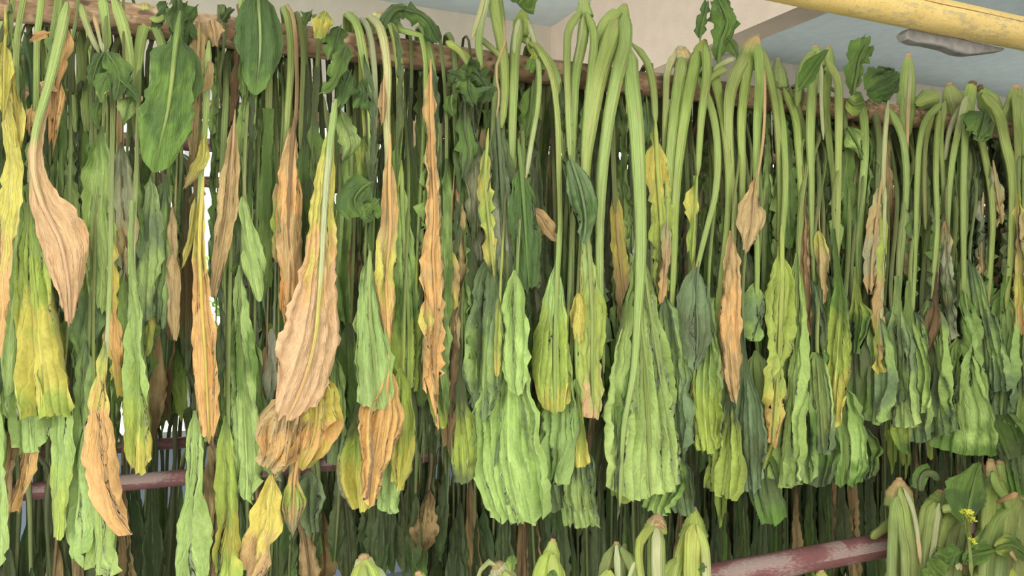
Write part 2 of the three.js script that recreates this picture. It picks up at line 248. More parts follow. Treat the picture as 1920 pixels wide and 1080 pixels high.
// ---- traced plants. A leaf is written as one line:
//   path in photograph pixels | stalk width px, top and bottom | y where the blade starts : blade widths px | stalk colours / blade colours | options
// options: z layer (0 nearest the pole, negative hangs behind it), o hooked over the pole, f fold, k fold count, c crumple mm, r rag, u ruffle, s side, i tip, v lobes, q curl, e edge colour
const TIERS = { top: { z: -1.3, y: 2.045, r: .0245 }, low: { z: -1.3, y: 1.064, r: .027 } };
function traced(plant, tier, line) {
  const [path, pws, bl, cols, opts = ''] = line.split('|').map((s) => s.trim()), O = {};
  for (const w of opts.split(' ').filter(Boolean)) O[w[0]] = w[0] === 'e' ? w[1] : w.length > 1 ? +w.slice(1) : 1;
  const T = TIERS[tier], z = O.z ?? 1, off = z >= 0 ? T.r + .012 + .017 * z : -(T.r + .02 - .03 * z), raw = path.split(' ').map((p) => p.split(',').map(Number));
  const zEnd = T.z + off, px = perPixel(raw[0][0], zEnd);
  let pts = [], dist = 0, lead = 0;
  raw.forEach((p, i) => {
    if (i) dist += Math.hypot(p[0] - raw[i - 1][0], p[1] - raw[i - 1][1]);
    const k = O.o || O.h || O.j ? 1 : smooth(0, 130, dist); pts.push(at(p[0], p[1], T.z + lerp(.012 * Math.max(0, z), off, k)));
  });
  if (O.j) {                                                    // comes from behind, tucked up under the pole
    const f = pts[0], lx = at(raw[0][0] + 12, 400, T.z).x;
    pts = [V(lx + .03, T.y - .10, T.z - T.r - .03), V(lx + .02, T.y + .004, T.z - T.r - .012), V(lerp(lx, f.x, .2), T.y - T.r - .012, T.z - .004), V(lerp(lx, f.x, .6), Math.min(T.y - .08, T.y * .5 + f.y * .5), T.z + lerp(T.r, off, .6)), ...pts].filter((p, i) => i < 4 || p.y < T.y - .1);
  }
  if (O.o) {                                                    // comes up behind the pole and bends over it
    const x = pts[0].x, h = T.r + .012 + .005 * Math.max(z, 0), top = V(x + .004, T.y + h, T.z - .002);
    pts = [V(x + .03, T.y - .16, T.z - h - .02), V(x + .02, T.y - .02, T.z - h - .006), V(x + .012, T.y + h * .75, T.z - h * .7), top, V(x, T.y + h * .72, T.z + h * .72), ...pts.filter((p) => p.y < T.y + .012)];
  }
  if (O.o || O.j) { const all = pts.reduce((a, p, i) => i ? a + p.distanceTo(pts[i - 1]) : 0, 0); let own = 0; raw.forEach((p, i) => { if (i) own += at(p[0], p[1], zEnd).distanceTo(at(raw[i - 1][0], raw[i - 1][1], zEnd)); }); lead = clamp(1 - own / all, 0, .95); }
  const pw = pws.split(' ').map((v) => +v * px * (raw[0][0] > 1240 && tier === 'top' ? .44 : .5)); if (pw.length === 1) pw.push(pw[0] * .6);
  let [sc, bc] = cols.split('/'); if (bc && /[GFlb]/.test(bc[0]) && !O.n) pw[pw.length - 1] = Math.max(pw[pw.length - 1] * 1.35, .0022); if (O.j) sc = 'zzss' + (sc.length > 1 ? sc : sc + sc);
  let B;
  if (bl === '-' && tier === 'top' && !O.h && raw.length > 4 && (serial * 29) % 10 < 6) B = { tb: .55, w: [.6, 1, .7, 1.1, .8, 1].map((k) => k * 17 * px), codes: ['EdE', 'bdE', 'dEd', 'EGd'][serial % 4], fold: .3, kf: 3, crumple: .003, rag: .42, ruffle: .5, curl: .1, tip: .2, lobes: .3, lift: .007 };
  if (bl && bl !== '-') {
    const [tbs, ws] = bl.split(':'), w = ws.trim().split(' ').map((v) => +v * px * 1.1);
    let tb = +tbs; if (tb >= 0 && tb <= 1) tb = lead + (1 - lead) * tb;
    else
    {              // a pixel height: turn it into a share of the path
      const total = pts.reduce((a, p, i) => i ? a + p.distanceTo(pts[i - 1]) : 0, 0), yy = at(raw[0][0], tb, zEnd).y; let a = 0; const got = [];
      for (let i = 1; i < pts.length; i++) { const d = pts[i].distanceTo(pts[i - 1]); if (pts[i - 1].y >= yy && pts[i].y < yy) got.push((a + d * (pts[i - 1].y - yy) / (pts[i - 1].y - pts[i].y)) / total); a += d; }
      tb = got.length ? got[got.length - 1] : 0;
    }
    const dry = /[optwq]/.test(bc.slice(-1)), frilled = !O.n && tb - lead > .22 && ((serial * 37) % 10) < 7;
    let frill = 0; const wedge = !frilled && !O.n && !O.h && tb - lead > .12;
    if (wedge) { const t0 = tb - Math.min(.22, (tb - lead) * .6); frill = (tb - t0) / (1 - t0); tb = t0; }
    if (frilled) { const t0 = tb - (tb - lead) * (.35 + .4 * ((serial * 13) % 7) / 7); frill = (tb - t0) / (1 - t0); tb = t0; }
    B = { tb: clamp(tb, 0, .95), w, frill, wedge, neck: Math.max(...pw.slice(0, 1)) * .95, codes: bc, side: O.s ?? 0, fold: (O.f ?? .22) * (O.n || /p/.test(bc) ? 1 : 1.7), kf: (O.k ?? 3) * (O.n ? 1 : 1.25), crumple: (O.c ?? (dry ? 3.6 : 2.4)) / 1000, rag: O.r ?? (dry ? .1 : .05), ruffle: O.u ?? (dry ? .12 : .05), curl: O.q ?? .12, tip: O.i ?? .08, lobes: O.v ?? 0, edge: O.e };
  }
  const tw = O.n ? 0 : (O.x ?? .5), ss = (serial * 3.7) % 50;
  return leaf(plant, pts, { pw, twist: B ? (k) => tw * smooth(B.tb, B.tb + .25, k) * N2(k * 1.6, ss) : 0, stalk: sc, blade: B, flat: O.l ?? .62, name: O.n ? 'fresh_leaf' : 'stalk' });
}
function plant(tier, base, label, lines, butts = []) {
  const T = TIERS[tier], p = thing('mustard_plant', label, 'vegetable', at(base, 540, T.z).setY(T.y + T.r));
  for (const b of butts) {                                      // 'x,y x,y | widths px | colours cut'
    const [path, ws, cols] = b.split('|').map((s) => s.trim()), raw = path.split(' ').map((q) => q.split(',').map(Number)), px = perPixel(raw[0][0], T.z), [c, cut] = cols.split(' ');
    stemBase(p, raw.map((q) => at(q[0], q[1], T.z + .012)), ws.split(' ').map((v) => +v * px * .5), c, cut);
  }
  for (const l of lines) if (l.trim()) traced(p, tier, l);
  return p;
}
// ------------------------------------------------------------------ front row, upper pole, from left to right
plant('top', 20, 'leftmost plant on the log, with a bright yellow leaf and a broad yellow-green fan leaf', [
  '22,20 18,60 12,150 4,260 2,380|15 9|-|gs|o z2',
  '10,120 14,200 24,300 18,420 8,540 2,668|9 3|150:16 24 34 48 46 44 36 24|gl/yyyoo|j z4 k4 c4',
  '10,10 10,60 8,120 6,225|6 3|.3:18 22 26 16|y/yyy|h z5 r.4 u.5',
  '22,120 28,190 32,240 36,285|5 2|.02:10 20 22 26 18|yy/yyy|h z4 r.5 u.5 c6',
  '42,15 36,40 30,120 33,200 37,300 40,420 33,560 20,740|19 7|300:16 26 34 48 56 40|gg/gFGF|o z1 k4',
  '76,15 70,70 68,180 62,330 60,450 74,600 86,782|18 5|400:22 54 82 104 122 112|ggl/Fllyyl|o z3 k4 f.2 i.02',
  '60,500 52,620 54,750 60,850|10 4|520:50 84 104 88|g/GFF|j z1 k4 i.15',
  '62,700 58,790 48,880 26,962|8 3|720:40 46 44 30|t/too|j z0 k3 c4',
  '-6,640 -4,800 2,1000 4,1058|9 4|700:30 44 46 30|g/GGF|j z2',
  '106,15 98,60 96,130 100,240 104,330|13 8|180:8 22 26 20|gs/GD|o z0 r.3',
  '46,60 52,100 60,150 58,230 52,300|8 3|.05:26 34 30 26 14|D/DDED|h z0 r.35 u.4 v.4',
  '30,760 30,830 18,900 8,990|6 3|.1:20 30 30 20|t/wt|j z0',
]);
plant('top', 112, 'plant with a large pale pink-peach drooping leaf on a thick slanting stalk', [
  '126,4 108,90 88,170 68,240 62,310 78,380 112,450 128,530 132,606|21 5|200:15 20 26 44 88 88 62 34|ggpp/ppppp|h z5 k3 f.12 c3 r.1 q.2 s.12',
  '130,8 124,50 108,130 104,200 98,270|4 2|.02:22 26 20 24 30 14|o/ooo|h z4 r.6 u.5 c6',
  '96,60 84,62 68,68 54,76|4 2|.1:10 16 16 9|o/oo|h z5 r.3 c5',
  '60,196 56,220 54,250|3 2|.1:12 18 10|o/oo|h z4 r.5 c5',
  '112,15 104,40 103,90 105,130|14 10|-|gg|o z0',
  '120,110 124,240 118,300 128,420 130,560|9 3|260:18 30 44 40 26|s/EGG|o z0 r.25',
  '146,20 120,150 116,300 112,400|9 6|160:10 26 30 18|s/DEd|o z0 r.35 u.3',
  '128,600 118,720 114,860 112,1010|9 4|700:34 50 58 54 34|g/GFGll|j z2 k4',
]);
plant('top', 185, 'plant with thick pale stalks, dark fresh leaflets and a long twisted orange leaf low down', [
  '152,8 160,40 172,70 186,100|15 10|-|gh|z1 h',
  '176,28 184,60 192,98|9 6|-|th|h z2',
  '192,-6 198,40 202,92|21 16|-|gg|h z1',
  '211,-8 228,40 240,90 245,150 243,230|26 15|-|ggs|h z1',
  '198,130 193,240 189,330 184,420 192,500 188,584|10 4|240:12 48 46 58 56 40|s/EGFG|o z2 r.22 u.2 k3',
  '178,300 172,420 172,540 162,690|8 3|400:26 44 60 64 44|g/GGbG|j z1 r.2 k4',
  '168,600 164,700 160,800 152,900 146,1056|9 4|640:34 46 44 56 66 50|g/bGGGFG|j z2 k4 r.16',
  '176,700 186,850 190,970 198,1078|8 5|760:24 44 62 76 84|g/GGFGF|j z3 k4 i.03',
  '232,190 229,320 232,400 238,470 236,528|7 3|270:12 32 52 48 36 12|sw/dqqtq|o z2 c6 r.2 f.3',
  '212,330 215,540 218,640 226,742|6 3|440:12 20 18 24 20|y/yyoy|j z3 r.35 u.4 c5',
  '206,520 198,680 190,770 192,860 214,950 246,1000|13 6|640:14 30 46 56 60 58 44|ghlo/lyoooo|j z5 k3 f.2 s.2 i.1',
  '256,320 250,480 256,560 260,660 263,760 262,888|12 5|470:12 36 46 54 58 50|hgg/FGGGly|j z4 k3',
  '236,420 242,520 244,600 240,700|7 3|.3:20 34 36 26|s/GGb|j z1',
  '196,90 204,104 216,120 224,150 216,190|5 2|.05:26 48 54 30|E/DEDD|h n z4 r.2 v.3 i.3',
  '200,92 186,110 176,140 170,172|4 2|.08:20 36 34 16|E/DDE|h n z3 r.2 v.3 i.3',
  '204,130 194,150 188,170 190,192|4 2|.08:18 34 34 14|E/EEG|h n z4 r.2 v.3 i.3',
  '218,142 236,160 250,172 262,190|4 2|.1:14 28 26 16|E/EDE|h n z4 r.2 v.3 i.3',
  '246,176 240,196 236,218 232,234|4 2|.08:22 36 34 16|E/EGE|h n z3 r.2 v.3 i.3',
  '190,180 182,200 180,222 186,242|4 2|.08:20 32 30 14|E/DEE|h n z2 r.2 v.3 i.3',
]);
plant('top', 290, 'plant with a stubby forked butt and one very large dark green pebbly fresh leaf', [
  '276,30 264,75 258,120 254,170 252,250|23 14|-|ggs|z1',
  '278,28 292,55 304,86 306,150|22 12|-|ggs|z1',
  '280,34 296,38 312,30 330,22|14 10|-|gE|h z2',
  '338,20 328,90 322,150 314,210 302,262 290,324|11 3|70:44 84 76 84 92 98 92|EgE/DDEDEE|h n z6 k2 f.06 c2.5 r.05 q.1 i.3 v.1',
  '338,70 350,120 356,160 352,212|4 2|.05:30 52 50 20|E/DDE|h n z5 r.1 f.06 i.2',
  '288,300 282,450 276,600|9 3|330:14 40 46 42 30|s/GbGb|j z2 k4 r.25 u.2',
  '316,300 312,450 302,612|8 3|330:20 36 42 26|s/bGb|j z1 k4 r.25 u.2',
  '258,300 262,380 264,480|6 3|320:16 26 30 20|g/GEb|j z2 r.3 u.3',
  '286,560 284,610 278,668|4 2|.2:20 22 12|y/yl|j z1',
  '332,300 328,400 326,520 330,640|6 3|390:10 22 28 24 18|t/ttt|j z2 c4 r.18',
  '356,300 352,450 356,560 352,692|7 3|420:14 26 30 18|w/wwd|j z-1',
  '314,5 300,30 288,50|4 2|.05:20 34 18|D/DD|h n z2 r.5 u.6 v.5',
  '352,2 336,24 318,44|4 2|.05:26 40 26|D/DE|h n z3 r.5 u.6 v.5',
  '372,8 352,30 340,60 344,96|4 2|.05:22 40 40 22|D/EDD|h n z3 r.5 u.6 v.5',
  '330,-20 336,10 330,40 338,80|5 2|.05:34 46 44 26|D/DDE|h n z4 r.5 u.6 v.5',
], ['272,10 272,34 274,62|24 40 34|lg t']);
plant('top', 384, 'plant with a shrivelled tan crown over the log and a long golden yellow ragged leaf', [
  '392,76 388,160 384,250 377,330 372,420 370,540|14 8|-|gggh|h z3',
  '374,34 370,130 366,230 362,296|7 3|.02:34 30 22 28 18|t/tttt|h z2 r.2 c5 f.3',
  '396,34 402,60 404,86|6 3|.02:24 30 14|t/tt|h z3 r.3 c6',
  '358,36 356,80 354,130|6 3|.02:14 12 8|w/tw|h z1 r.3 c6',
  '394,110 390,160 386,166|4 2|.02:10 16 18|t/tt|h z4 r.3 c5',
  '383,250 380,300 366,318 348,352|5 2|.02:8 22 24 10|y/yyt|h z4 r.2 c4',
  '382,330 374,450 378,560 386,690 392,826|8 4|340:8 18 24 36 46 46 36|y/yyoooo|h z5 k4 c4 r.14 f.25',
  '366,370 356,440 344,500|3 2|.02:8 12 10|y/yy|h z4 r.3',
  '372,700 370,880 366,960 362,1084|11 5|770:22 34 46 66 74|g/GFGFG|j z4 k4 i.03',
  '402,760 398,860 396,920 398,1010|6 3|.3:18 24 24 16|t/twtt|j z2 c5',
  '420,90 412,150 422,210|9 5|-|ds|o z0',
  '410,150 418,250 404,330|5 3|.3:14 24 18|s/dEd|o z0 r.3',
]);
plant('top', 434, 'plant with a dry brown twisted stalk and a crumpled tan leaf beside paired stalks', [
  '450,32 447,100 440,180 430,236|8 6|.05:14 12 16 12|w/www|o z1 c5 r.3',
  '441,205 435,300 428,380 416,460 398,558|5 3|.03:10 20 34 36 28 18|t/tttt|h z4 c5 f.3 r.15',
  '418,300 417,520 420,640 417,760 424,860|12 14|-|sg|j z2',
  '428,700 428,860 430,960 430,1086|9 6|780:18 26 40 50 54|gl/Gllyl|j z3 k4 i.03',
  '440,330 436,420 438,520|6 3|.4:18 26 18|s/dEd|j z1 r.35 u.3',
  '404,60 402,180 408,300|7 4|.5:10 20 16|s/dE|o z-1 r.3',
  '416,40 428,24 440,16|4 2|.05:14 20 12|D/DD|h n z1 r.4 u.4 v.4',
]);
plant('top', 482, 'plant with a smooth dark green fresh leaf draped over the log above paired stalks', [
  '484,-30 485,10 488,60 487,110 478,176|7 2|-20:34 62 82 86 82 66|EFE/DDDE|h n z5 k3 f.1 c1.5 r.05 i.32',
  '460,120 459,200 457,280 456,370 462,430|17 13|-|gg|o z2',
  '478,120 474,200 470,280 468,370 470,430|17 12|-|gg|o z2',
  '502,60 504,160 503,240 500,330 498,430 492,560|20 10|400:12 24 30 26|ss/EGE|o z1 r.2',
  '458,330 462,400 472,470 487,566|10 4|370:24 30 40 44 28|g/FGGF|j z4 k3 i.2',
  '455,440 452,600 456,720 460,800 466,934|10 4|500:18 34 46 54 64 66 58|g/GGEGFG|j z3 k5 r.1',
  '478,540 478,660 484,760 490,854|8 4|.3:26 36 44 40|g/EGEG|j z2 k4 r.16',
  '438,520 444,640 440,760 436,880|8 4|.4:20 36 44 44|g/EGG|j z2 k4 r.16',
  '448,400 446,460 440,520|4 2|.1:16 24 18|E/EbE|j z2 r.5 u.5',
]);
plant('top', 545, 'plant with one bright stalk beside a thin withered one ending in a folded tan leaf', [
  '542,44 546,100 542,180 536,260 531,350 524,470|20 9|-|ggs|o z2',
  '551,38 556,110 556,200 550,260|10 7|-|ttw|o z3',
  '552,220 544,330 540,420 546,520 541,600 543,640|8 4|215:12 24 40 46 40 38 36 14|w/wtottoo|h z4 c4 f.3 r.12 k4',
  '524,330 520,420 526,500|5 3|.1:14 22 14|t/tlt|j z3 c4',
  '563,46 568,90 566,180 562,280|13 8|-|ss|o z1',
  '514,600 512,700 505,770|7 3|.1:16 28 30 16|q/qqb|j z2 r.2',
  '500,640 498,700 490,752|5 3|.1:14 24 14|t/tt|j z1 r.25',
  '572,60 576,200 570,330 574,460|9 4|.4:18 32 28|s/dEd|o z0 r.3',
]);
plant('top', 606, 'plant carrying the largest peach and yellow leaf, long and curved, crumpled yellow leaves below it', [
  '630,186 621,250 614,320 608,400 604,480 598,560 590,640 568,720 536,792|14 4|215:8 22 34 44 50 56 72 94 104 104 84|ghyo/lyyyopppp|h z6 k3 f.14 c3.2 r.07 q.16 i.12',
  '588,690 594,770 584,830 562,880|7 3|.05:50 66 72 64 34|y/yyoy|h z4 k3 f.3 c5 s.1',
  '548,740 528,800 520,850 505,882|6 3|.05:44 70 72 50|t/otot|h z5 k4 f.3 c7 r.22',
  '500,850 510,885 512,905|5 3|.05:24 36 22|q/qGq|h z4 c8 r.5 u.5',
  '560,850 552,900 550,940 548,1008|7 2|.05:22 14 24 42 34 10|o/ooltq|h z4 c4 r.2',
  '516,880 504,960 490,1020 470,1092|6 3|.05:28 48 64 66 52|y/yyytt|j z4 k3 c5 r.14',
  '598,60 594,150 592,240 596,320|11 7|230:12 26 24|ds/dEd|o z1 r.3',
  '584,320 586,420 582,500|6 3|.1:18 26 20|s/dEd|j z1 r.25',
  '612,20 606,40 602,74|4 2|.02:20 34 26|l/lyl|h n z5 r.35 u.5 c5',
  '586,18 578,30 572,48|3 2|.05:16 24 14|E/DE|h n z3 r.5 u.6 v.5',
  '640,46 630,80 622,110|4 2|.05:22 38 26|D/DE|h n z4 r.5 u.6 v.5',
  '652,80 640,120 622,160 604,172|4 2|.05:26 42 38 20|D/DEE|h n z5 r.4 u.5 v.4',
  '660,130 648,160 640,196|4 2|.05:26 44 26|D/DDE|h n z4 r.5 u.6 v.4',
  '676,150 682,176 670,204|4 2|.05:22 40 26|D/EDE|h n z4 r.5 u.6 v.4',
  '640,206 650,244 658,270 644,306|6 3|.05:22 44 42 14|E/EGE|h z4 r.14 i.2',
  '586,880 582,960 588,1000|8 4|.02:30 54 50 26|b/bbb|j z0 r.2',
  '628,640 630,740 622,870|9 4|.1:26 38 44 40|s/EGb|j z1 k4',
]);
plant('top', 690, 'plant below a pale cut stump, with a curled fresh leaf and a low-hanging orange leaf', [
  '672,54 682,110 693,180 698,280 696,400 695,490|20 14|-|ggg|o z3',
  '694,470 691,560 700,660 707,768|11 4|480:22 34 46 62 58|g/EGGF|h z5 k3 r.1',
  '684,500 688,600 686,700|5 3|.1:16 24 30 18|l/EGl|j z4 r.4 u.5',
  '694,64 702,130 706,240|16 9|-|hh|o z2',
  '716,60 726,120 725,220 728,300 724,400|21 12|-|hhh|o z3',
  '732,250 730,340 732,430 724,520 729,632|7 4|.1:12 22 28 36 34 36 20|o/ototyyoo|h z5 c4 f.25 r.14',
  '720,140 718,230|4 3|.1:8 14 10|o/tt|h z4 r.3 c5',
  '727,560 728,700 714,790 700,880 694,948|7 4|.3:10 44 74 68 46 34|o/ooooo|h z5 k3 f.28 c4 i.1',
  '739,60 748,120 750,220 745,310 744,360|20 12|-|ggl|o z3',
  '752,300 756,430 762,520 766,600 766,744|9 5|330:14 34 40 44 54 50|g/FGGEll|h z3 k4 r.12',
  '758,600 755,760 756,830 748,918|8 4|690:24 44 54 50 38|l/lllyy|j z4 k3 i.05',
  '680,640 674,820 674,890 682,958|7 4|780:30 66 74 42|l/dlyy|j z2 k3',
  '728,760 732,880 730,964|6 4|860:26 40 40|g/GFF|j z2',
  '680,200 684,260 678,320 672,380|9 6|.3:10 22 28 26|ll/ElEl|o z2 r.5 u.6',
  '700,340 680,352 664,376 676,404|5 2|.05:26 50 56 40|E/EDDE|h n z6 r.2 u.3 k3',
  '712,372 700,386 688,402 700,410|4 2|.05:22 38 34 20|E/EED|h n z6 r.2 u.3 k3',
  '660,560 656,700 664,790|9 4|.2:22 40 44|s/dEE|j z0 k4',
  '668,420 666,500 672,560|5 3|.1:14 24 16|w/wtw|j z-1',
], ['714,30 706,46 698,64|30 34 22|hh t']);
plant('top', 792, 'plant with two bright arched stalks and one narrow ruffled orange-brown leaf strip', [
  '760,62 784,60 796,100 798,180 794,260 790,340 784,440 780,560|18 9|-|ggggl|o z3',
  '784,420 782,560 783,660 791,764|8 4|.15:14 24 30 28|g/EGGE|j z2 k4 r.12',
  '808,68 812,140 816,220 818,330 822,450|17 10|-|gggh|o z2',
  '808,110 808,200 811,300 815,400 812,480 816,560 813,680 819,788|5 3|.02:10 22 25 26 32 38 34 34 24|o/ottototoot|h z5 c4.5 f.25 r.2 u.25 k4',
  '800,560 802,600 806,640|3 2|.05:16 26 12|o/oyo|h z6 c4',
  '836,200 836,360 834,500 831,640 833,794|8 4|300:14 20 24 24 22|s/EGEGE|o z2 r.25 u.3',
  '812,640 820,740 832,802|5 3|.1:22 32 26|l/lEl|j z2',
  '772,120 768,260 776,400 772,520|8 4|.3:14 26 22|s/dEb|o z0 r.3 u.3',
  '806,300 802,420 798,560|5 3|.1:16 24 18|s/dbd|j z0 r.3',
  '722,60 726,40 744,18 764,18|9 7|.03:22 34 38 34|D/DDDE|h n z2 v.4 r.25 u.4',
  '758,18 784,24 806,42 822,80|7 3|.02:30 42 44 24|D/DEDD|h n z3 v.5 r.3 u.4',
]);
plant('top', 866, 'plant under a curly dark green leaf tuft, with dull olive leaves hanging in the shade', [
  '836,78 858,92 872,112 882,130|15 9|-|lg|h z2',
  '858,96 876,104 886,128|10 7|-|ll|h z1',
  '854,128 852,200 858,330 854,420 844,560 838,640|12 7|-|ss|o z1',
  '852,300 860,420 858,520 850,640|5 3|.1:12 22 26 20|w/wtwt|j z1 c5 r.2',
  '850,540 852,620 842,740 842,848|5 3|.05:18 28 26 22|t/tww|j z1 c4 r.2',
  '846,420 850,520 854,580|4 2|.3:18 26 12|o/yty|j z2 c4',
  '872,330 878,500 880,640 872,756|9 4|.3:34 56 64 50|d/dddE|j z0 k4 r.16',
  '866,560 866,760 868,830 872,905|7 4|.55:36 50 52 40|s/dlld|j z1 k4',
  '872,180 872,240 880,290 868,336|5 3|.05:20 34 36 16|d/dEd|h z2 r.25 u.3',
  '888,240 892,330 890,440|6 3|.1:22 36 34 18|d/dqd|o z1 r.25',
  '842,134 862,142 870,166|4 2|.05:24 40 26|D/DE|h n z4 r.5 u.6 v.5',
  '868,130 892,136 908,156|4 2|.05:28 44 26|D/DD|h n z4 r.5 u.6 v.5',
  '880,146 880,172 888,196|4 2|.05:28 46 28|D/EDD|h n z5 r.5 u.6 v.5',
  '902,140 914,166 902,190|4 2|.05:24 38 22|D/DD|h n z4 r.5 u.6 v.5',
  '848,176 846,196 850,214|4 2|.05:18 24 12|g/EE|h z3 r.4 u.4',
]);
plant('top', 922, 'plant whose butt rises out of the picture, with a serrated dark leaf at mid height', [
  '915,-20 902,40 897,90 903,126|16 12|-|hg|z3',
  '922,-20 934,50 944,110 946,170 940,240|24 13|-|gg|z2',
  '932,-20 940,40 938,100 930,160 924,260 922,380|16 8|-|gs|z1',
  '908,-5 898,30 884,74|10 7|-|hh|h z4',
  '944,30 946,80 930,130 936,180 930,220|5 4|-|tt|h z5',
  '898,70 924,92 942,110|11 10|-|sg|h z2',
  '932,190 938,300 944,420 952,552|8 3|.1:14 40 62 74 58 26|d/ddqd|h z3 k3 f.18 r.1',
  '916,240 910,340 918,430 926,520|6 3|.15:14 22 24 18|l/lylyd|h z4 r.4 u.45 c5',
  '972,260 980,350 986,440 992,544|8 3|.2:24 46 52 42|E/EDDD|h z5 k3 r.16 f.18',
  '958,220 960,330 958,420|9 6|.2:14 20 14|g/GlE|h z2 r.35 u.4',
  '934,380 922,520 914,640 904,782|9 4|.25:36 60 74 66 44|b/bbGb|j z2 k5 r.12',
  '972,450 968,560 969,650 972,742|9 4|.2:22 40 46 42|g/FGFF|j z5 k3 i.12',
  '950,480 958,640 954,760 956,860 982,984|9 4|.25:34 74 106 122 104|g/GFGFF|j z3 k5 i.05 r.07',
  '940,500 936,600 934,706|4 3|.3:10 14 10|l/lly|j z4',
  '902,420 898,560 890,660|8 4|.2:26 40 32|d/dbd|j z0 r.2',
  '930,700 922,800 915,880|7 4|.1:32 46 30|g/Gbb|j z1',
  '884,620 880,760 884,850|8 4|.1:26 40 30|d/dbd|j z0',
], ['922,-60 921,-30 922,0|18 44 44|gg t']);
plant('top', 985, 'plant with a pointed pale butt under a fresh leaf and a thin bent straw-coloured stalk', [
  '976,34 966,90 963,160 960,250 958,380|20 11|-|gggg|z2',
  '990,38 1003,84 1011,140 1008,200 996,270 986,335|10 8|-|hgh|z4',
  '974,36 966,70 964,100|9 7|-|hh|h z3',
  '984,330 992,380 1000,400|5 3|.1:14 22 20|t/ttt|h z4 c4',
  '996,392 1014,404 1030,428 1046,452|3 2|.02:12 24 22 14|t/ttt|h z4 c4 f.3',
  '998,400 1006,425 1012,446|3 2|.02:14 26 22|t/lt|h z3 c4',
  '990,70 996,96 1006,112|12 8|-|gl|h z1',
  '1000,150 992,230 985,256|5 3|.1:12 32 18|E/EE|h z2 r.35 u.3',
  '1012,130 1000,180 1004,260 1000,380 1006,520 1000,640|11 6|.3:14 30 44 40 30|s/dddd|o z0 r.2',
  '1004,380 1010,500 1012,640 1000,760|10 5|.2:24 34 40 30|s/dbdd|j z-1 r.2',
  '1000,86 1012,110 1000,136|4 2|.05:18 28 16|E/lE|h n z3 r.4 u.5',
  '970,8 988,-6 1010,-14|5 2|.1:30 56 30|E/EE|h n z2 r.06 i.3',
  '978,6 972,-10 962,-20|5 2|.1:24 40 26|E/EE|h n z2 r.06 i.3',
], ['980,20 979,38 976,70|12 32 26|lg h']);
plant('top', 1078, 'plant with a narrow upright butt and yellowing leaves, the right one with an orange tip', [
  '1090,20 1068,52 1063,110 1065,200 1069,300|15 10|-|gggg|z3',
  '1096,28 1091,80 1079,140 1075,240 1073,330|20 10|-|gggg|z2',
  '1100,22 1113,60 1109,130 1101,200 1095,290 1096,360|15 10|-|gggg|z3',
  '1094,30 1090,60 1084,90 1078,120|5 3|-|hh|h z4',
  '1024,98 1044,140 1054,230 1062,320 1071,360 1074,480|17 9|-|gggg|o z2',
  '1012,95 1034,140 1045,220 1048,330 1050,430 1044,540|14 9|-|gggg|o z3',
  '1049,420 1042,580 1040,680 1041,776|9 4|.2:16 34 58 64 46|g/FFllly|h z5 k4 f.18',
  '1033,520 1030,570 1028,620|3 2|.05:10 14 8|y/yt|h z4 r.3',
  '1068,290 1090,360 1098,410 1094,456|5 2|.05:20 40 46 30|b/bbDb|h z6 k2 r.08 i.3',
  '1088,440 1102,420 1112,380|4 2|.05:12 20 12|l/ll|h z5',
  '1074,430 1072,540 1072,640 1066,720|13 7|-|gg|j z3',
  '1098,380 1106,500 1110,600 1110,700 1113,786|8 4|.1:14 30 44 50 48|g/FFlllp|h z5 k3 i.04',
  '1121,330 1128,560 1132,700|10 5|-|gg|j z3',
  '1090,490 1088,570 1084,640|4 2|.4:14 26 20|y/yyy|j z5 c4 r.3',
  '1062,640 1056,760 1050,840 1042,906|9 4|.15:30 54 72 72|g/GGFF|j z4 k4 i.05',
  '1080,640 1085,760 1088,876|7 4|.3:18 30 36|g/Gly|j z5 k2',
  '1078,700 1086,870 1086,930 1094,990|7 4|.4:34 58 64 52|g/bbGG|j z1 k3 i.05 r.1',
  '1032,840 1030,900 1040,960|7 4|.1:28 40 34|d/dbd|j z0',
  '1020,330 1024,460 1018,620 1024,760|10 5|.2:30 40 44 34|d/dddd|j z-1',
  '1060,700 1032,770 1014,860|6 4|.1:24 40 30|d/dld|j z0',
], ['1094,-14 1095,8 1096,34|13 22 34|gg t']);
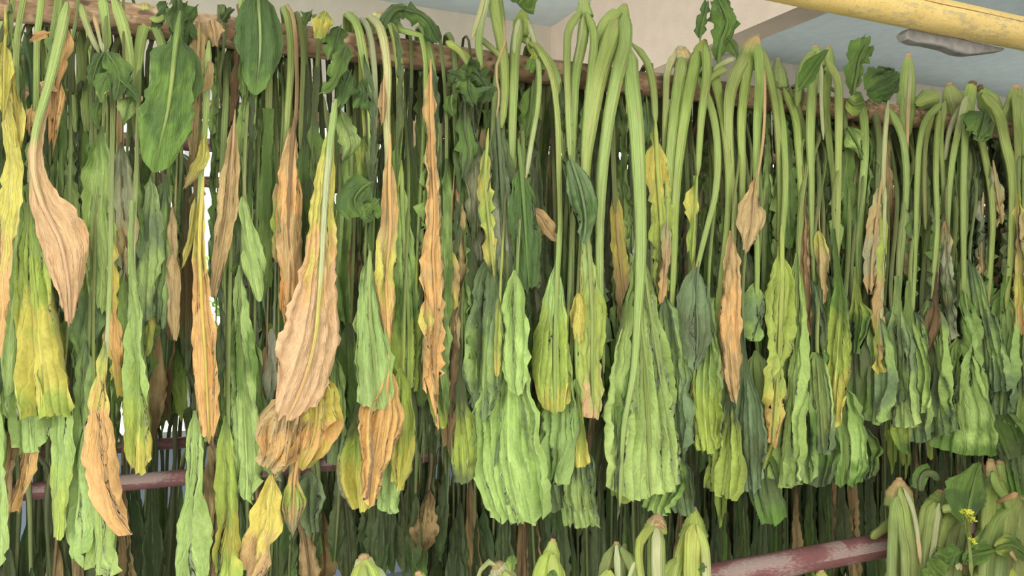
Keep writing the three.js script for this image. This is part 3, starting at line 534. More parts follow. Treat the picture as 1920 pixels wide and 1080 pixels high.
plant('top', 1180, 'plant with the thickest stalks and the widest fan-shaped green leaf with a bold midrib', [
  '1164,22 1136,42 1124,66 1116,110|24 14|-|ggs|h z0',
  '1160,34 1142,84 1124,140 1110,220 1099,300 1097,380|34 15|-|gggg|z3',
  '1172,26 1173,80 1158,140 1142,220 1131,310 1125,400 1124,520 1128,660|24 10|-|gggg|z4',
  '1180,92 1184,150 1193,230 1199,340 1202,470 1196,590 1188,700 1170,800 1162,950|30 6|-|ggggggg|z6',
  '1200,440 1204,580 1208,700 1214,800 1220,934|5 3|.02:12 30 52 80 106 126 140 138|g/GGFGGFF|h z5 k5 f.26 i.06 r.04 x0.08',
  '1202,460 1222,600 1240,720 1262,850|6 2|-|gg|h z6',
  '1196,560 1214,700 1222,840|6 2|-|gg|h z6',
  '1210,640 1166,720 1150,800|5 3|.1:24 36 40|g/GGG|j z3 k3',
  '1238,480 1256,620 1262,740 1272,850|7 4|.2:30 50 60 50|b/bGbb|j z3 k3 r.12',
  '1190,780 1176,860 1168,944|6 3|.1:40 54 30|l/EGl|j z2',
  '1240,830 1240,900 1224,962|7 4|.05:50 70 52|E/EEG|j z1 r.14',
  '1184,82 1208,106 1224,160 1229,235|14 11|-|ggg|z2',
  '1229,225 1234,330 1240,420 1244,570|8 3|.05:14 30 34 26 16|l/lylll|h z3 c5 r.3 u.3',
  '1252,410 1248,500 1240,570|4 3|.05:12 18 10|t/hto|h z4 c4',
  '1146,180 1150,300 1154,400|13 8|-|ss|o z1',
  '1154,330 1158,430 1168,540 1180,652|6 3|.05:12 22 26 20|t/yytw|h z1 c4',
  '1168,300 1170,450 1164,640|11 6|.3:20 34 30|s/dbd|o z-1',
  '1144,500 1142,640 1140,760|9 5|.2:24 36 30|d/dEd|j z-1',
  '1212,180 1216,240 1206,270|5 3|.1:18 26 16|E/EbE|h z1 r.3 u.3',
  '1282,860 1276,920 1286,966|8 4|.05:30 44 32|b/bdb|j z0',
], ['1172,10 1165,34 1160,66|13 34 44|gg t']);
plant('top', 1300, 'plant with a blunt straw-brown butt beside a pointed one, under an upright lobed fresh leaf', [
  '1268,98 1253,128 1248,200 1246,330 1250,440|15 8|-|hgg|z2',
  '1280,108 1270,170 1259,260 1253,350 1250,480|24 12|-|ggg|z3',
  '1310,96 1298,140 1285,210 1272,300 1266,380 1262,520 1258,600|24 10|-|ggg|z3',
  '1323,84 1325,140 1315,220 1308,330|19 10|-|ggg|z4',
  '1308,320 1305,370 1302,420 1298,490|5 3|.05:10 22 16 10|l/lyll|h z4 c4 r.3 u.35',
  '1306,140 1330,190 1345,270 1342,360 1325,430 1308,500 1294,580 1286,650|17 7|-|ggggg|z4',
  '1310,490 1306,560 1308,630 1302,694|4 2|.05:22 44 52 32|b/bbdb|h z5 k2 r.1',
  '1336,140 1352,200 1361,260 1366,330 1364,410 1352,520 1344,610|19 9|-|ggg|z3',
  '1345,540 1342,640 1338,720|7 4|.1:26 44 34|g/FGE|h z3 r.1',
  '1330,500 1325,640 1320,740 1328,850|8 4|.3:32 50 56 44|g/EGll|j z4 k4 r.14',
  '1344,640 1340,740 1330,846|6 3|.1:24 36 30|g/GFG|j z3',
  '1296,560 1288,700 1288,748|5 3|.7:20 24 20|y/lyy|j z3 r.2',
  '1290,640 1284,740 1282,780|5 3|.5:18 24 14|w/ww|j z1 c4 r.25',
  '1348,500 1352,640 1350,720|7 4|.4:18 26 18|s/dbd|j z1',
  '1238,520 1244,620 1242,700|8 4|.3:22 30 22|b/bdb|j z0 r.2',
  '1285,300 1290,440 1282,600|10 6|.4:20 26 20|w/wdw|o z-1 r.2',
  '1330,300 1332,460 1320,600|10 6|.4:20 26 20|s/dEd|o z-1 r.2',
  '1346,130 1352,80 1364,40 1340,-14|8 4|.12:20 28 44 54 40|E/EEED|h n z1 v.3 r.12 i.2',
  '1362,66 1376,84 1384,106|3 2|.1:12 22 10|E/EE|h n z1 r.2',
  '1312,78 1316,50 1322,24 1328,0|5 2|.1:12 28 22 18|E/EED|h n z1 v.6 r.2',
], ['1276,92 1278,106 1278,128|22 34 26|th h', '1322,76 1317,92 1312,120|9 28 34|lg t']);
plant('top', 1412, 'plant with a tall peaked butt, a small dry tan leaf and blue-green leaf ends', [
  '1400,104 1376,150 1367,190 1366,250 1372,340 1378,440|26 10|-|ggg|z3',
  '1407,104 1397,160 1390,230 1392,330 1390,420|22 10|-|ggg|z3',
  '1422,84 1425,150 1420,230 1418,340 1416,420|22 10|-|ggg|z4',
  '1434,130 1433,230 1426,300 1418,340|6 5|-|tt|h z5',
  '1420,328 1415,360 1410,420 1399,470|4 2|.02:8 24 36 36 14|t/ottt|h z6 c3.5 f.12 r.1',
  '1430,92 1444,150 1455,210 1461,300 1462,400 1456,560|16 8|-|ggg|z2',
  '1378,350 1376,460 1370,520|10 7|-|gg|h z4',
  '1418,420 1420,520 1414,640|11 6|.5:16 34 42 40|g/GbG|h z4 k3',
  '1374,400 1372,520 1369,620 1378,752|6 3|.1:12 22 26 30 28 16|t/ttott|j z5 c4 r.14',
  '1364,300 1358,480 1345,640|9 6|-|gg|o z2',
  '1374,640 1370,760 1366,850 1358,932|7 3|.4:20 44 66 72|l/dlll|j z3 k3 i.03',
  '1392,560 1400,740 1402,830 1408,918|8 4|.4:36 56 62 44|b/bbdb|j z4 k4 r.08',
  '1416,600 1428,720 1432,800 1420,884|8 4|.2:26 40 44 24|g/FGll|j z2',
  '1420,800 1428,900 1446,982|8 4|.2:34 50 44|E/EdE|j z1 k2',
  '1398,420 1394,520 1390,600|6 3|.2:20 32 22|s/bdb|j z2 r.2',
  '1396,300 1400,460 1404,620 1396,760|9 5|.3:24 36 34|s/dEd|o z-1 r.2',
  '1440,400 1438,560 1442,720|10 7|-|sd|o z-1',
  '1466,700 1460,820 1452,900|8 4|.1:28 38 30|d/dEd|j z0',
  '1362,130 1340,140 1330,152|14 9|-|gg|h z1',
  '1378,110 1356,118 1336,132|10 8|-|hg|h z1',
], ['1421,68 1412,90 1404,124|9 34 46|tg t']);
plant('top', 1482, 'plant with a small olive bud-like butt and a long lime leaf yellow at its tip', [
  '1470,166 1490,215 1497,280 1501,350 1502,440|17 9|-|ggg|z3',
  '1482,165 1504,230 1512,320 1516,440|13 8|-|ggg|z2',
  '1456,160 1468,240 1473,340 1466,460 1460,560|15 9|-|ggg|z3',
  '1466,420 1466,540 1460,660 1455,760 1449,838|9 4|.1:16 34 44 42 36 22|l/lllllyo|h z5 k3 r.1',
  '1500,400 1494,560 1491,700 1482,800 1470,912|10 5|.15:12 26 42 60 76|g/GGGFG|j z4 k4 i.04',
  '1462,60 1476,300 1478,480|8 5|.4:16 26 18|s/EGE|o z1 r.35 u.4',
  '1494,700 1502,800 1504,906|8 4|.05:28 40 40|d/GEG|j z2',
  '1476,560 1480,680 1478,800|8 4|.2:24 34 30|b/dbd|j z0',
  '1440,800 1436,940|6 4|.2:20 30 24|d/ld|j z0',
  '1504,270 1510,400 1508,520 1512,632|5 3|.3:10 20 24 18|t/ttw|j z3 c4',
  '1524,300 1526,440 1520,560 1522,700|8 4|.3:22 30 32 24|E/bEdE|j z2 r.2',
], ['1458,110 1459,132 1464,170|8 24 26|sg t']);
plant('top', 1546, 'plant with twin butts behind a small glossy fresh leaf, its lowest leaf yellow-tipped', [
  '1528,96 1506,126 1498,160 1494,200|17 12|-|gg|z2',
  '1532,102 1522,180 1519,260 1521,350 1522,480|20 9|-|ggg|z3',
  '1540,118 1540,190 1544,262|8 6|-|hh|h z3',
  '1550,112 1569,145 1573,210 1572,300 1570,430 1566,520|16 9|-|ggg|z4',
  '1553,132 1549,200 1556,280 1563,350 1566,440|17 8|-|ggs|z2',
  '1496,172 1514,146 1534,116 1554,92|6 3|.1:14 22 28 24 14|E/EEE|h n z6 f.06 r.05 i.3',
  '1536,400 1540,470 1545,568|4 2|.2:14 22 12|o/yto|j z4 c3',
  '1524,480 1530,620 1530,714|8 4|.2:24 38 34|E/bdE|j z3 k3 r.15',
  '1562,380 1576,560 1570,680 1564,808|8 4|.3:16 30 38 36 24|l/EEllyy|j z5 k3 r.15',
  '1580,640 1582,780 1584,860 1578,910|9 4|.3:30 52 66 50|g/GGFE|j z3 k4 r.12',
  '1532,640 1538,740 1544,852|8 4|.1:30 44 36|g/GFb|j z4',
  '1540,760 1536,850 1526,912|7 4|.1:34 52 36|d/dEd|j z1',
  '1596,380 1594,520 1590,680|8 4|.3:22 30 30|s/EdE|j z1 r.25',
  '1550,440 1552,560 1548,680|6 4|.3:18 26 20|E/dEd|j z1 r.35 u.3',
  '1582,200 1586,340 1590,460|9 5|.2:14 24 18|s/EE|o z1 r.3 u.3',
], ['1529,88 1530,102 1532,128|12 26 26|gg t', '1553,88 1552,104 1552,140|10 20 26|gg t']);
plant('top', 1616, 'plant under an upright lobed fresh sprig and a dark blunt leaf on the bare log', [
  '1594,172 1606,176 1618,215 1621,290 1614,390 1608,560|15 9|-|ggs|z2',
  '1628,186 1640,215 1648,260 1645,340 1640,440|14 7|-|sss|z1',
  '1588,236 1604,262 1618,300|6 3|.05:16 28 12|E/EGE|h z3 i.3 r.1',
  '1606,460 1610,560 1614,600 1606,662|6 3|.5:20 34 30 12|E/lEE|j z4 r.15',
  '1596,520 1604,700 1602,780|8 4|.2:26 36 34|d/EdE|j z2',
  '1640,560 1640,640 1642,740 1638,796|8 4|.1:26 44 50 36|g/bGbG|j z3 k3',
  '1654,660 1662,740 1654,790|5 3|.1:16 24 14|y/ltt|j z2 r.2',
  '1632,500 1634,580 1640,640|7 4|.1:22 30 22|b/dbd|j z1 r.3',
  '1610,780 1620,840 1616,900|7 4|.1:30 44 30|d/dEd|j z1 r.2',
  '1600,186 1606,140 1614,104 1632,72|6 3|.12:14 34 26 40 40|E/EEE|h n z2 v.45 r.16',
  '1626,172 1648,160 1668,150 1684,134|5 2|.05:30 50 46 26|D/EDD|h n z3 r.14 v.2',
  '1590,184 1602,196 1622,190|6 4|.1:20 28 16|E/lE|h n z3 r.3',
]);
plant('top', 1694, 'plant with a single tall upright butt ending in a pinkish cut and crinkled straw-coloured leaves', [
  '1700,170 1694,215 1697,300 1700,380|20 10|-|gg|z1',
  '1708,130 1703,200 1700,290|8 6|-|ht|h z3',
  '1666,188 1660,250 1656,340 1656,440|9 8|-|hhg|h z3',
  '1668,204 1690,250 1699,310 1698,390 1690,490 1682,620|14 7|-|ggs|h z3',
  '1654,330 1645,400 1636,480 1632,548|5 3|.1:10 16 20 14|t/htqt|h z4 c5 r.25',
  '1660,350 1656,480 1651,600 1654,668|7 4|.1:12 20 22 16|h/lltl|h z4 r.2 c4',
  '1650,640 1652,700|4 2|.1:10 14|y/ty|j z4 r.5 c5',
  '1684,480 1686,600 1690,700 1694,804|8 4|.3:24 42 52 52|g/GbGF|j z4 k4',
  '1670,540 1676,640 1672,760|8 4|.2:24 38 36|b/bGb|j z3',
  '1712,520 1712,640 1716,720|8 4|.3:24 38 30|g/bGb|j z3',
  '1700,380 1702,440 1704,520|5 3|.1:12 20 12|t/qt|j z3 c5 r.3',
  '1690,760 1694,820 1700,850|4 2|.1:18 24 14|y/ylE|j z3',
  '1720,700 1716,760 1720,830|7 4|.1:30 40 30|g/GGb|j z2',
  '1652,150 1680,230 1684,330|9 5|.4:14 24 18|s/dE|o z-1 r.3',
], ['1703,104 1702,130 1699,190 1698,260|11 25 26 16|ggg p']);
plant('top', 1765, 'plant lying low on the log with several arched thin stalks and brown withered leaf ends', [
  '1766,194 1736,225 1723,280 1719,360 1716,480 1710,590|11 7|-|ggg|z4',
  '1752,206 1738,250 1733,330 1735,430|11 7|-|gss|z3',
  '1762,208 1757,260 1755,330 1757,430 1746,560|11 7|-|ggg|z4',
  '1772,190 1764,250 1768,330 1772,420|11 7|-|ggs|z3',
  '1762,180 1736,186 1716,196|16 12|-|gg|h z1',
  '1774,360 1776,440 1772,510 1782,634|5 3|.2:12 20 26 22|t/tqdq|j z4 c6 r.25',
  '1760,480 1754,580 1744,640 1738,676|5 3|.4:12 18 10|w/www|j z4 c3',
  '1708,480 1706,600 1716,700 1710,780|7 4|.4:24 40 40|g/GGF|j z4 k3',
  '1742,500 1748,620 1752,720 1764,816|8 4|.2:26 42 54 50|g/bGGb|j z3 k4',
  '1728,560 1730,680 1724,790|8 4|.2:24 36 36|d/bdb|j z2',
  '1780,560 1784,660 1780,760|8 4|.2:26 38 30|d/bGd|j z2',
  '1728,740 1734,800 1744,824|6 4|.1:26 36 22|d/EEd|j z1',
], ['1779,158 1782,174 1790,200 1794,250|12 30 24 14|gss t', '1752,184 1738,188 1718,198|22 26 18|gg t']);
plant('top', 1820, 'plant with a ragged brown-tipped butt, a dark fresh leaf and one large smooth hanging leaf', [
  '1812,182 1798,240 1786,300 1779,370 1776,470|13 7|-|hgs|z4',
  '1816,186 1808,280 1806,400 1807,520 1806,660 1800,760|13 6|-|ggg|z4',
  '1804,196 1782,240 1772,300|10 7|-|hh|z3',
  '1840,176 1868,205 1884,265 1898,330 1896,450 1886,580|20 9|-|ggg|z4',
  '1834,240 1850,310 1861,390 1858,490 1846,620|13 7|-|ggg|z3',
  '1808,540 1822,640 1828,700 1846,760|4 2|.02:14 34 44 30|g/EGF|h z5',
  '1800,560 1806,720 1808,790 1803,852|6 3|.25:24 48 76 84|g/GGFE|j z4 k2 i.05 f.12 r.04',
  '1818,480 1826,560 1832,600 1842,636|5 3|.05:12 28 34 22|b/bGb|j z3 k2',
  '1848,560 1850,660 1856,732|8 4|.1:22 48 56|g/bGb|j z3 k3 i.05',
  '1884,520 1878,640 1880,700 1876,778|8 4|.1:24 40 46 34|g/GGb|j z3 k4',
  '1862,300 1870,360 1878,420|5 3|.1:10 18 12|t/qt|h z3 c4 r.25',
  '1844,360 1840,440 1842,520|5 3|.1:12 22 14|t/qdt|h z2 c5 r.3',
  '1850,206 1844,230 1832,262|5 2|.05:30 46 30|D/DE|h n z5 r.06 i.2',
  '1796,560 1780,680 1772,740|9 4|.1:26 34 24|d/EEd|j z2',
  '1846,740 1872,790 1900,860|8 4|.1:36 60 44|d/dEd|j z1 k2',
  '1900,700 1890,760 1896,840|7 4|.1:34 46 32|g/bdb|j z1',
], ['1824,156 1820,172 1812,206 1808,260|13 20 24 14|lgg w', '1836,164 1846,180 1862,206 1876,250|12 28 24 14|ggg w']);
plant('top', 1908, 'rightmost plant on the log, with a pale cut butt and a yellow leaf strip', [
  '1904,176 1907,240 1908,310 1904,420|15 8|-|ggg|z3',
  '1912,180 1920,250 1922,340 1918,460|17 8|-|ggg|z3',
  '1898,184 1884,210 1874,250|12 9|-|gg|z2',
  '1910,300 1912,400 1914,500 1910,630|6 3|.2:12 20 24 22|y/ytyo|j z5 c4 r.25 u.3',
  '1918,540 1914,700 1906,800|9 4|.2:30 46 40|g/GbG|j z3 k4',
  '1930,300 1926,480 1920,640|9 5|.3:24 36 34|s/dEd|o z0 r.2',
  '1926,760 1918,860 1922,930|7 4|.1:34 50 36|d/bdE|j z1',
  '1892,480 1896,620 1894,720|8 4|.2:22 34 30|b/dGd|j z2',
], ['1906,164 1905,178 1904,210 1904,260|15 26 26 16|ggg p']);
// shrivelled, ruffled remnants of leaves along the shaded stalks between the front plants
{
  const r = rng(404), plants = scene.children.filter((o) => o.name.startsWith('mustard_plant'));
  const xs = [20, 112, 185, 290, 384, 434, 482, 545, 606, 690, 792, 866, 922, 985, 1078, 1180, 1300, 1412, 1482, 1546, 1616, 1694, 1765, 1820, 1908];
  xs.forEach((x, i) => {
    const gap = ((xs[i + 1] ?? x + 70) - (xs[i - 1] ?? x - 80)) / 2, n = x > 780 ? 5 : 2, s = x < 900 ? 1 : lerp(1, .8, (x - 900) / 1000);
    for (let k = 0; k < n; k++) {
      const px = Math.round(x + ((k + .5) / n - .5) * gap * 1.05 + (r() - .5) * 14), y0 = 215 - (x < 900 ? 60 : 0) + Math.round(r() * 160), y1 = Math.round((560 + 330 * r()) * (x < 900 ? 1 : .95)), w = Math.round((16 + 14 * r()) * s), c = ['EdE', 'dEd', 'bdb', 'EGE', 'dbE', 'dqd', 'twd', 'GEb'][Math.floor(r() * 8)], sw = Math.round((r() - .5) * 30);
      traced(plants[i], 'top', `${px},60 ${px + sw * .3},${y0 - 60} ${px + sw},${(y0 + y1) / 2} ${px + sw * .6},${y1}|${(11 * s).toFixed(1)} 4|${y0}:${w * .5} ${w} ${w * .8} ${w * 1.3} ${w * 1.5} ${w * 1.1}|ss/${c}|j z${r() < .5 ? 0 : -1} r.34 u.45 v.25 f.3 k3 c4`);
    }
  });
}
// ------------------------------------------------------------------ lower pole: butts and arched stalks reaching up into the picture
plant('low', 684, 'lower plant with a broad blunt pale butt, the leftmost one on the lower pipe', [
  '690,1050 668,1090 660,1180 662,1400|30 18|-|lgg|z3', '684,1050 700,1090 706,1180 700,1420|34 18|-|lgg|z3', '690,1056 722,1100 734,1180 730,1400|26 16|-|hgg|z2', '682,1060 682,1200 684,1500|26 16|1300:20 60 90 80|gg/GGF|z4',
], ['682,1044 684,1062 690,1100|28 46 70|hl t']);
plant('low', 788, 'lower plant of which only a tan cut tip shows at the bottom edge', [
  '790,1084 772,1130 768,1250 770,1500|26 16|-|lg|z3', '790,1084 806,1130 810,1300 806,1480|26 16|1300:20 60 70|lg/GG|z4',
], ['784,1074 788,1092 790,1130|16 36 50|lg p']);
plant('low', 930, 'lower plant with a round butt and a thin straw stalk arching to its left', [
  '934,1062 914,1054 898,1076 888,1130 884,1300|11 9|-|hhg|z3', '944,1072 962,1100 968,1180 964,1420|26 16|-|lgg|z3', '936,1080 930,1180 932,1460|26 16|1300:20 60 80|gg/GF|z4',
], ['932,1060 938,1072 944,1110|26 50 56|hl t']);
plant('low', 1022, 'lower plant with a pointed pale butt that stands alone below the middle of the row', [
  '1034,1034 1012,1076 1004,1150 1006,1400|28 16|-|lgg|z3', '1036,1040 1040,1090 1038,1180 1040,1450|32 18|-|lgg|z4', '1042,1050 1052,1090 1056,1200 1052,1400|22 14|1250:20 70 80|lgg/GF|z3', '1030,1075 1036,1082 1030,1100|4 2|.05:16 24 14|E/EE|h n z5',
  '964,1040 962,1056 960,1072|4 2|.1:14 22 14|E/El|h n z2 r.3',
], ['1037,1012 1035,1030 1030,1074|12 32 46|lg p']);
plant('low', 1158, 'lower plant with a dull straw stalk before a shaded butt between two taller butts', [
  '1156,1022 1158,1060 1160,1130 1158,1400|13 10|-|hhg|z3', '1150,1026 1134,1060 1128,1150 1130,1400|20 12|-|ssg|z2', '1164,1026 1184,1060 1192,1100 1194,1300|20 12|-|ggs|z2', '1190,1054 1182,1075 1174,1110|8 6|-|hh|h z4', '1172,1020 1160,1090 1162,1400|18 12|1280:20 70 80|sg/GE|z1',
], ['1156,1018 1156,1030 1156,1064|12 26 36|sg t']);
plant('low', 1136, 'lower plant with a small pointed tan butt tip at the bottom edge', [
  '1140,1070 1128,1100 1124,1200 1126,1420|24 14|-|lg|z5', '1142,1070 1154,1110 1156,1200 1154,1430|24 14|1280:20 70 80|lg/GE|z5',
], ['1138,1058 1138,1076 1138,1110|13 34 44|tl p']);
plant('low', 1228, 'lower plant with a tall peaked butt and a stalk bent like a hook', [
  '1224,990 1202,1010 1198,1050 1206,1110 1206,1400|20 13|-|lgg|z4', '1232,990 1231,1050 1232,1120 1232,1420|20 13|-|hgg|z4', '1238,992 1240,1050 1242,1120 1244,1400|15 11|-|ggg|z3', '1222,1000 1222,1060 1220,1130 1222,1420|16 11|1280:20 70 90|ggg/GF|z2',
  '1226,984 1238,984 1247,992|6 2|.1:10 14 8|t/tt|h z5',
], ['1234,962 1232,976 1228,1000|11 34 40|tl p']);
plant('low', 1300, 'lower plant with the brightest smooth cone-shaped butt just beside the bare pipe', [
  '1298,984 1282,1024 1272,1060 1262,1110 1262,1400|22 14|-|lgg|z2', '1303,984 1300,1040 1300,1120 1302,1430|36 20|-|lgg|z4', '1308,984 1321,1024 1324,1060 1325,1110 1324,1400|16 11|-|lhh|z5', '1300,1000 1310,1060 1314,1140 1312,1400|22 14|1280:20 70 90|lgg/GF|z3', '1326,1062 1318,1066 1312,1070|2 1|.05:10 14 8|E/EE|h n z6',
], ['1303,952 1302,966 1300,1010|7 34 50|lg p']);
plant('low', 1276, 'lower plant whose butt points sideways and shows its hollow whitish cut end', [
  '1286,1056 1262,1060 1244,1084 1236,1150 1236,1400|24 14|-|ggg|z4', '1292,1066 1284,1100 1280,1180 1282,1400|34 20|1280:20 70 80|ltg/GF|z5',
], ['1297,1058 1284,1070 1268,1092|26 34 44|lg h']);
plant('low', 1542, 'lower plant of which only a small pinkish cut tip shows below the bare pipe', [
  '1540,1084 1524,1130 1522,1250 1524,1450|24 14|-|lg|z3', '1542,1084 1556,1130 1558,1300 1556,1450|24 14|1320:20 60 70|lg/GE|z3',
], ['1539,1070 1540,1084 1542,1120|12 34 40|lg p']);
plant('low', 1690, 'lower plant beside the end of the bare pipe, a tall narrow butt over long stalks', [
  '1682,932 1676,970 1674,1010 1672,1060 1672,1300|17 12|-|gss|z4', '1683,936 1688,990 1697,1030 1698,1070 1698,1300|16 11|-|gss|z4', '1688,914 1700,960 1708,1020 1716,1090 1716,1350|22 16|-|gss|z3', '1694,914 1710,950 1720,1000 1725,1046 1726,1060|8 6|-|hht|z4', '1682,950 1684,1020 1682,1080 1682,1300|16 11|1240:20 60 70|gss/GE|z2', '1676,976 1650,996 1632,1008|15 11|-|sss|h z0',
], ['1686,898 1686,914 1686,950|11 38 44|tg t', '1687,926 1684,938 1680,962|15 26 18|tg p']);
plant('low', 1748, 'lower plant with a slanting butt ending in an oval pinkish cut, its stalks fanned below', [
  '1752,940 1732,958 1726,1000 1722,1060 1720,1300|16 12|-|gss|z3', '1754,944 1746,980 1740,1030 1736,1090 1736,1300|28 20|-|gss|z4', '1761,944 1756,980 1748,1040 1744,1060|10 8|-|hhh|z5', '1742,944 1728,980 1724,1060 1724,1300|18 12|1240:20 60 70|gss/GE|z2',
], ['1765,924 1760,938 1750,958|17 26 34|gg p']);
plant('low', 1796, 'lower plant with a brown stained butt bending sideways next to the yellow flowers', [
  '1794,962 1772,982 1760,1020 1754,1070 1752,1300|24 18|-|gss|z3', '1794,968 1782,1010 1776,1060 1772,1300|22 16|-|sss|z2', '1798,972 1796,1020 1792,1060 1790,1300|22 14|1240:20 60 70|sss/GE|z2', '1792,956 1780,952 1766,956|13 10|-|gg|h z2', '1760,900 1748,888 1730,892 1724,920|10 8|.3:20 26 20|d/EEd|h n z0',
], ['1806,964 1796,964 1778,980|18 34 30|gg w']);
plant('low', 1816, 'lower plant with a big upright fresh leaf behind a sprig of small yellow flowers', [
  '1814,1010 1812,985 1822,930 1834,880 1838,866|8 3|.2:30 56 72 70 30|E/EDEE|h n z3 k2 f.08 r.06 i.3 q.1', '1822,1080 1818,1030 1816,1000 1814,964|7 4|-|gg|h z5', '1868,1032 1850,1036 1820,1044 1808,1060|5 2|.02:10 30 30 12|E/EE|h n z5 r.1', '1866,1030 1890,1022 1912,1030 1930,1048|6 2|.05:18 26 22 14|E/lEE|h n z5', '1808,1030 1796,1044 1790,1062|4 2|.1:20 30 18|E/EE|h n z4', '1826,1030 1840,1010 1846,994|3 1|.1:12 16 6|E/lE|h n z5', '1776,1086 1764,1074 1750,1062 1742,1052|5 2|.1:40 58 52 26|E/EEE|h n z6 r.08 i.3', '1822,1060 1822,1200 1820,1300|12 8|-|ss|z3',
]);
plant('low', 1868, 'lower plant with a pair of slender brown-tipped butts behind the clustered butts', [
  '1860,884 1868,910 1884,930 1894,960|13 12|-|gg|h z1', '1858,890 1852,930 1846,960 1848,1200|20 14|-|ss|z1', '1862,884 1872,940 1874,1000 1872,1240|18 12|1150:20 60 70|gs/GE|z1',
], ['1857,862 1858,878 1862,904|10 15 17|tg t', '1875,866 1876,882 1884,916|13 14 14|gg t']);
plant('low', 1866, 'lower plant with a stubby yellowish butt half hidden behind the big fresh leaf', [
  '1862,908 1856,940 1852,990 1850,1200|24 16|-|ggs|z2', '1868,908 1878,950 1880,1010 1878,1220|16 12|1150:20 60 70|gs/GE|z2',
], ['1868,898 1866,912 1862,936|18 34 30|lg t']);
plant('low', 1904, 'lower plant with a thick brown-scarred butt and a dark shrivelled stalk across it', [
  '1910,934 1894,960 1886,1010 1880,1080 1880,1300|34 20|-|gss|z3', '1918,940 1916,1000 1912,1080 1912,1300|30 18|1200:20 60 70|ss/GE|z3', '1908,926 1884,936 1868,942|9 5|-|tw|h z4',
], ['1918,914 1914,928 1906,956|26 44 46|tl w']);
plant('low', 1888, 'lower plant with a wide ribbed brown-rimmed butt lying beside the yellow flowers', [
  '1900,968 1872,986 1856,1018 1848,1060 1846,1300|34 22|-|gss|z4', '1904,974 1888,1000 1878,1040 1872,1090 1872,1300|30 20|-|gss|z4', '1908,976 1910,1020 1906,1070 1904,1300|20 14|1200:20 60 70|gss/GE|z3',
], ['1908,962 1900,968 1884,988|30 46 52|tg w']);
plant('low', 1842, 'lower plant with a straight mottled butt between the flowers and the ribbed butt', [
  '1860,960 1846,992 1836,1030 1828,1080 1826,1300|22 14|-|gss|z2', '1866,966 1866,1020 1862,1080 1860,1300|18 12|1200:20 60 70|gs/GE|z2',
], ['1864,944 1862,958 1852,990|20 30 24|gg t']);
plant('low', 1682, 'lower plant with a pink-tipped yellowish butt below the tall narrow butt beside the pipe', [
  '1684,1078 1666,1110 1660,1200 1662,1450|30 16|-|lg|z6', '1688,1078 1704,1120 1706,1200 1704,1450|30 16|1300:20 60 70|lg/GE|z6',
], ['1688,1052 1686,1066 1682,1110|12 36 54|lg p']);
plant('low', 1780, 'lower plant with a torn pale husk on its butt beside the round fresh leaflet', [
  '1786,1080 1768,1110 1764,1200 1766,1450|30 16|-|lg|z5', '1790,1080 1800,1120 1804,1200 1802,1450|30 16|1300:20 60 70|lg/GE|z5', '1792,1066 1800,1060 1802,1070|8 4|-|ht|h z6',
], ['1786,1062 1784,1074 1782,1110|22 42 54|tl h']);
plant('low', 1870, 'lower plant with the largest butt, yellow-green with a broad pink cut', [
  '1872,1050 1850,1080 1836,1130 1834,1450|44 24|-|lgg|z6', '1880,1054 1886,1100 1890,1180 1888,1450|46 24|-|lgg|z6', '1886,1044 1904,1064 1914,1090 1920,1180 1918,1450|18 14|1300:20 70 80|lgg/GE|z6', '1894,1034 1900,1042 1906,1052|6 3|-|tt|h z6',
], ['1868,1040 1870,1056 1866,1104|28 54 80|tl p']);
plant('low', 1916, 'lower plant with smooth pale green stalks cut off by the right picture edge', [
  '1908,1020 1922,1050 1926,1100 1924,1400|34 20|-|Fgg|z4', '1898,1012 1896,1040 1906,1080 1906,1300|24 16|1200:20 60 70|Fgg/GE|z3',
], ['1912,1000 1912,1014 1914,1040|20 36 44|gg t']);

// sprig of small yellow flowers standing among the lower butts
{
  const p0 = at(1818, 1040, -1.14), r = rng(77), t = thing('flower_sprig', 'short sprig of small yellow mustard flowers in front of the big upright fresh leaf', 'flower', p0.clone());
  const F0 = frames([at(1820, 1056, -1.14), at(1817, 1020, -1.135), at(1813, 985, -1.13), at(1811, 966, -1.13)], 12);
  mesh('stem', tube(F0, 12, (k) => lerp(.0032, .0016, k), 1, 'gl', 3, 8, t.position), M.stalk, t);
  for (const [x, y] of [[1808, 958], [1814, 960], [1820, 961], [1816, 968], [1823, 972], [1818, 978], [1826, 976], [1811, 966], [1804, 962], [1820, 1012], [1826, 1018]]) {
    const c = at(x, y, -1.125 + .02 * r()), g = [];
    for (let k = 0; k < 4; k++) { const q = new THREE.SphereGeometry(.0037, 7, 5); q.scale(1, .3, .75); q.translate(.004, 0, 0); q.rotateZ(.5); q.rotateY(k * Math.PI / 2); g.push(q); }
    const core = new THREE.SphereGeometry(.002, 6, 5); g.push(core);
    const f = mesh('blossom', mergeGeometries(g), M.flower, t); f.position.copy(c).sub(t.position); f.rotation.set(r() * 1.6, r() * 3, r() * 1.2 - .6);
    const s = F0.P[Math.min(11, 6 + Math.floor(r() * 5))]; const fr = frames([s, s.clone().lerp(c, .6), c], 5);
    mesh('flower_stalk', tube(fr, 5, () => .0009, 1, 'l', 3, 5, t.position), M.stalk, t);
  }
}

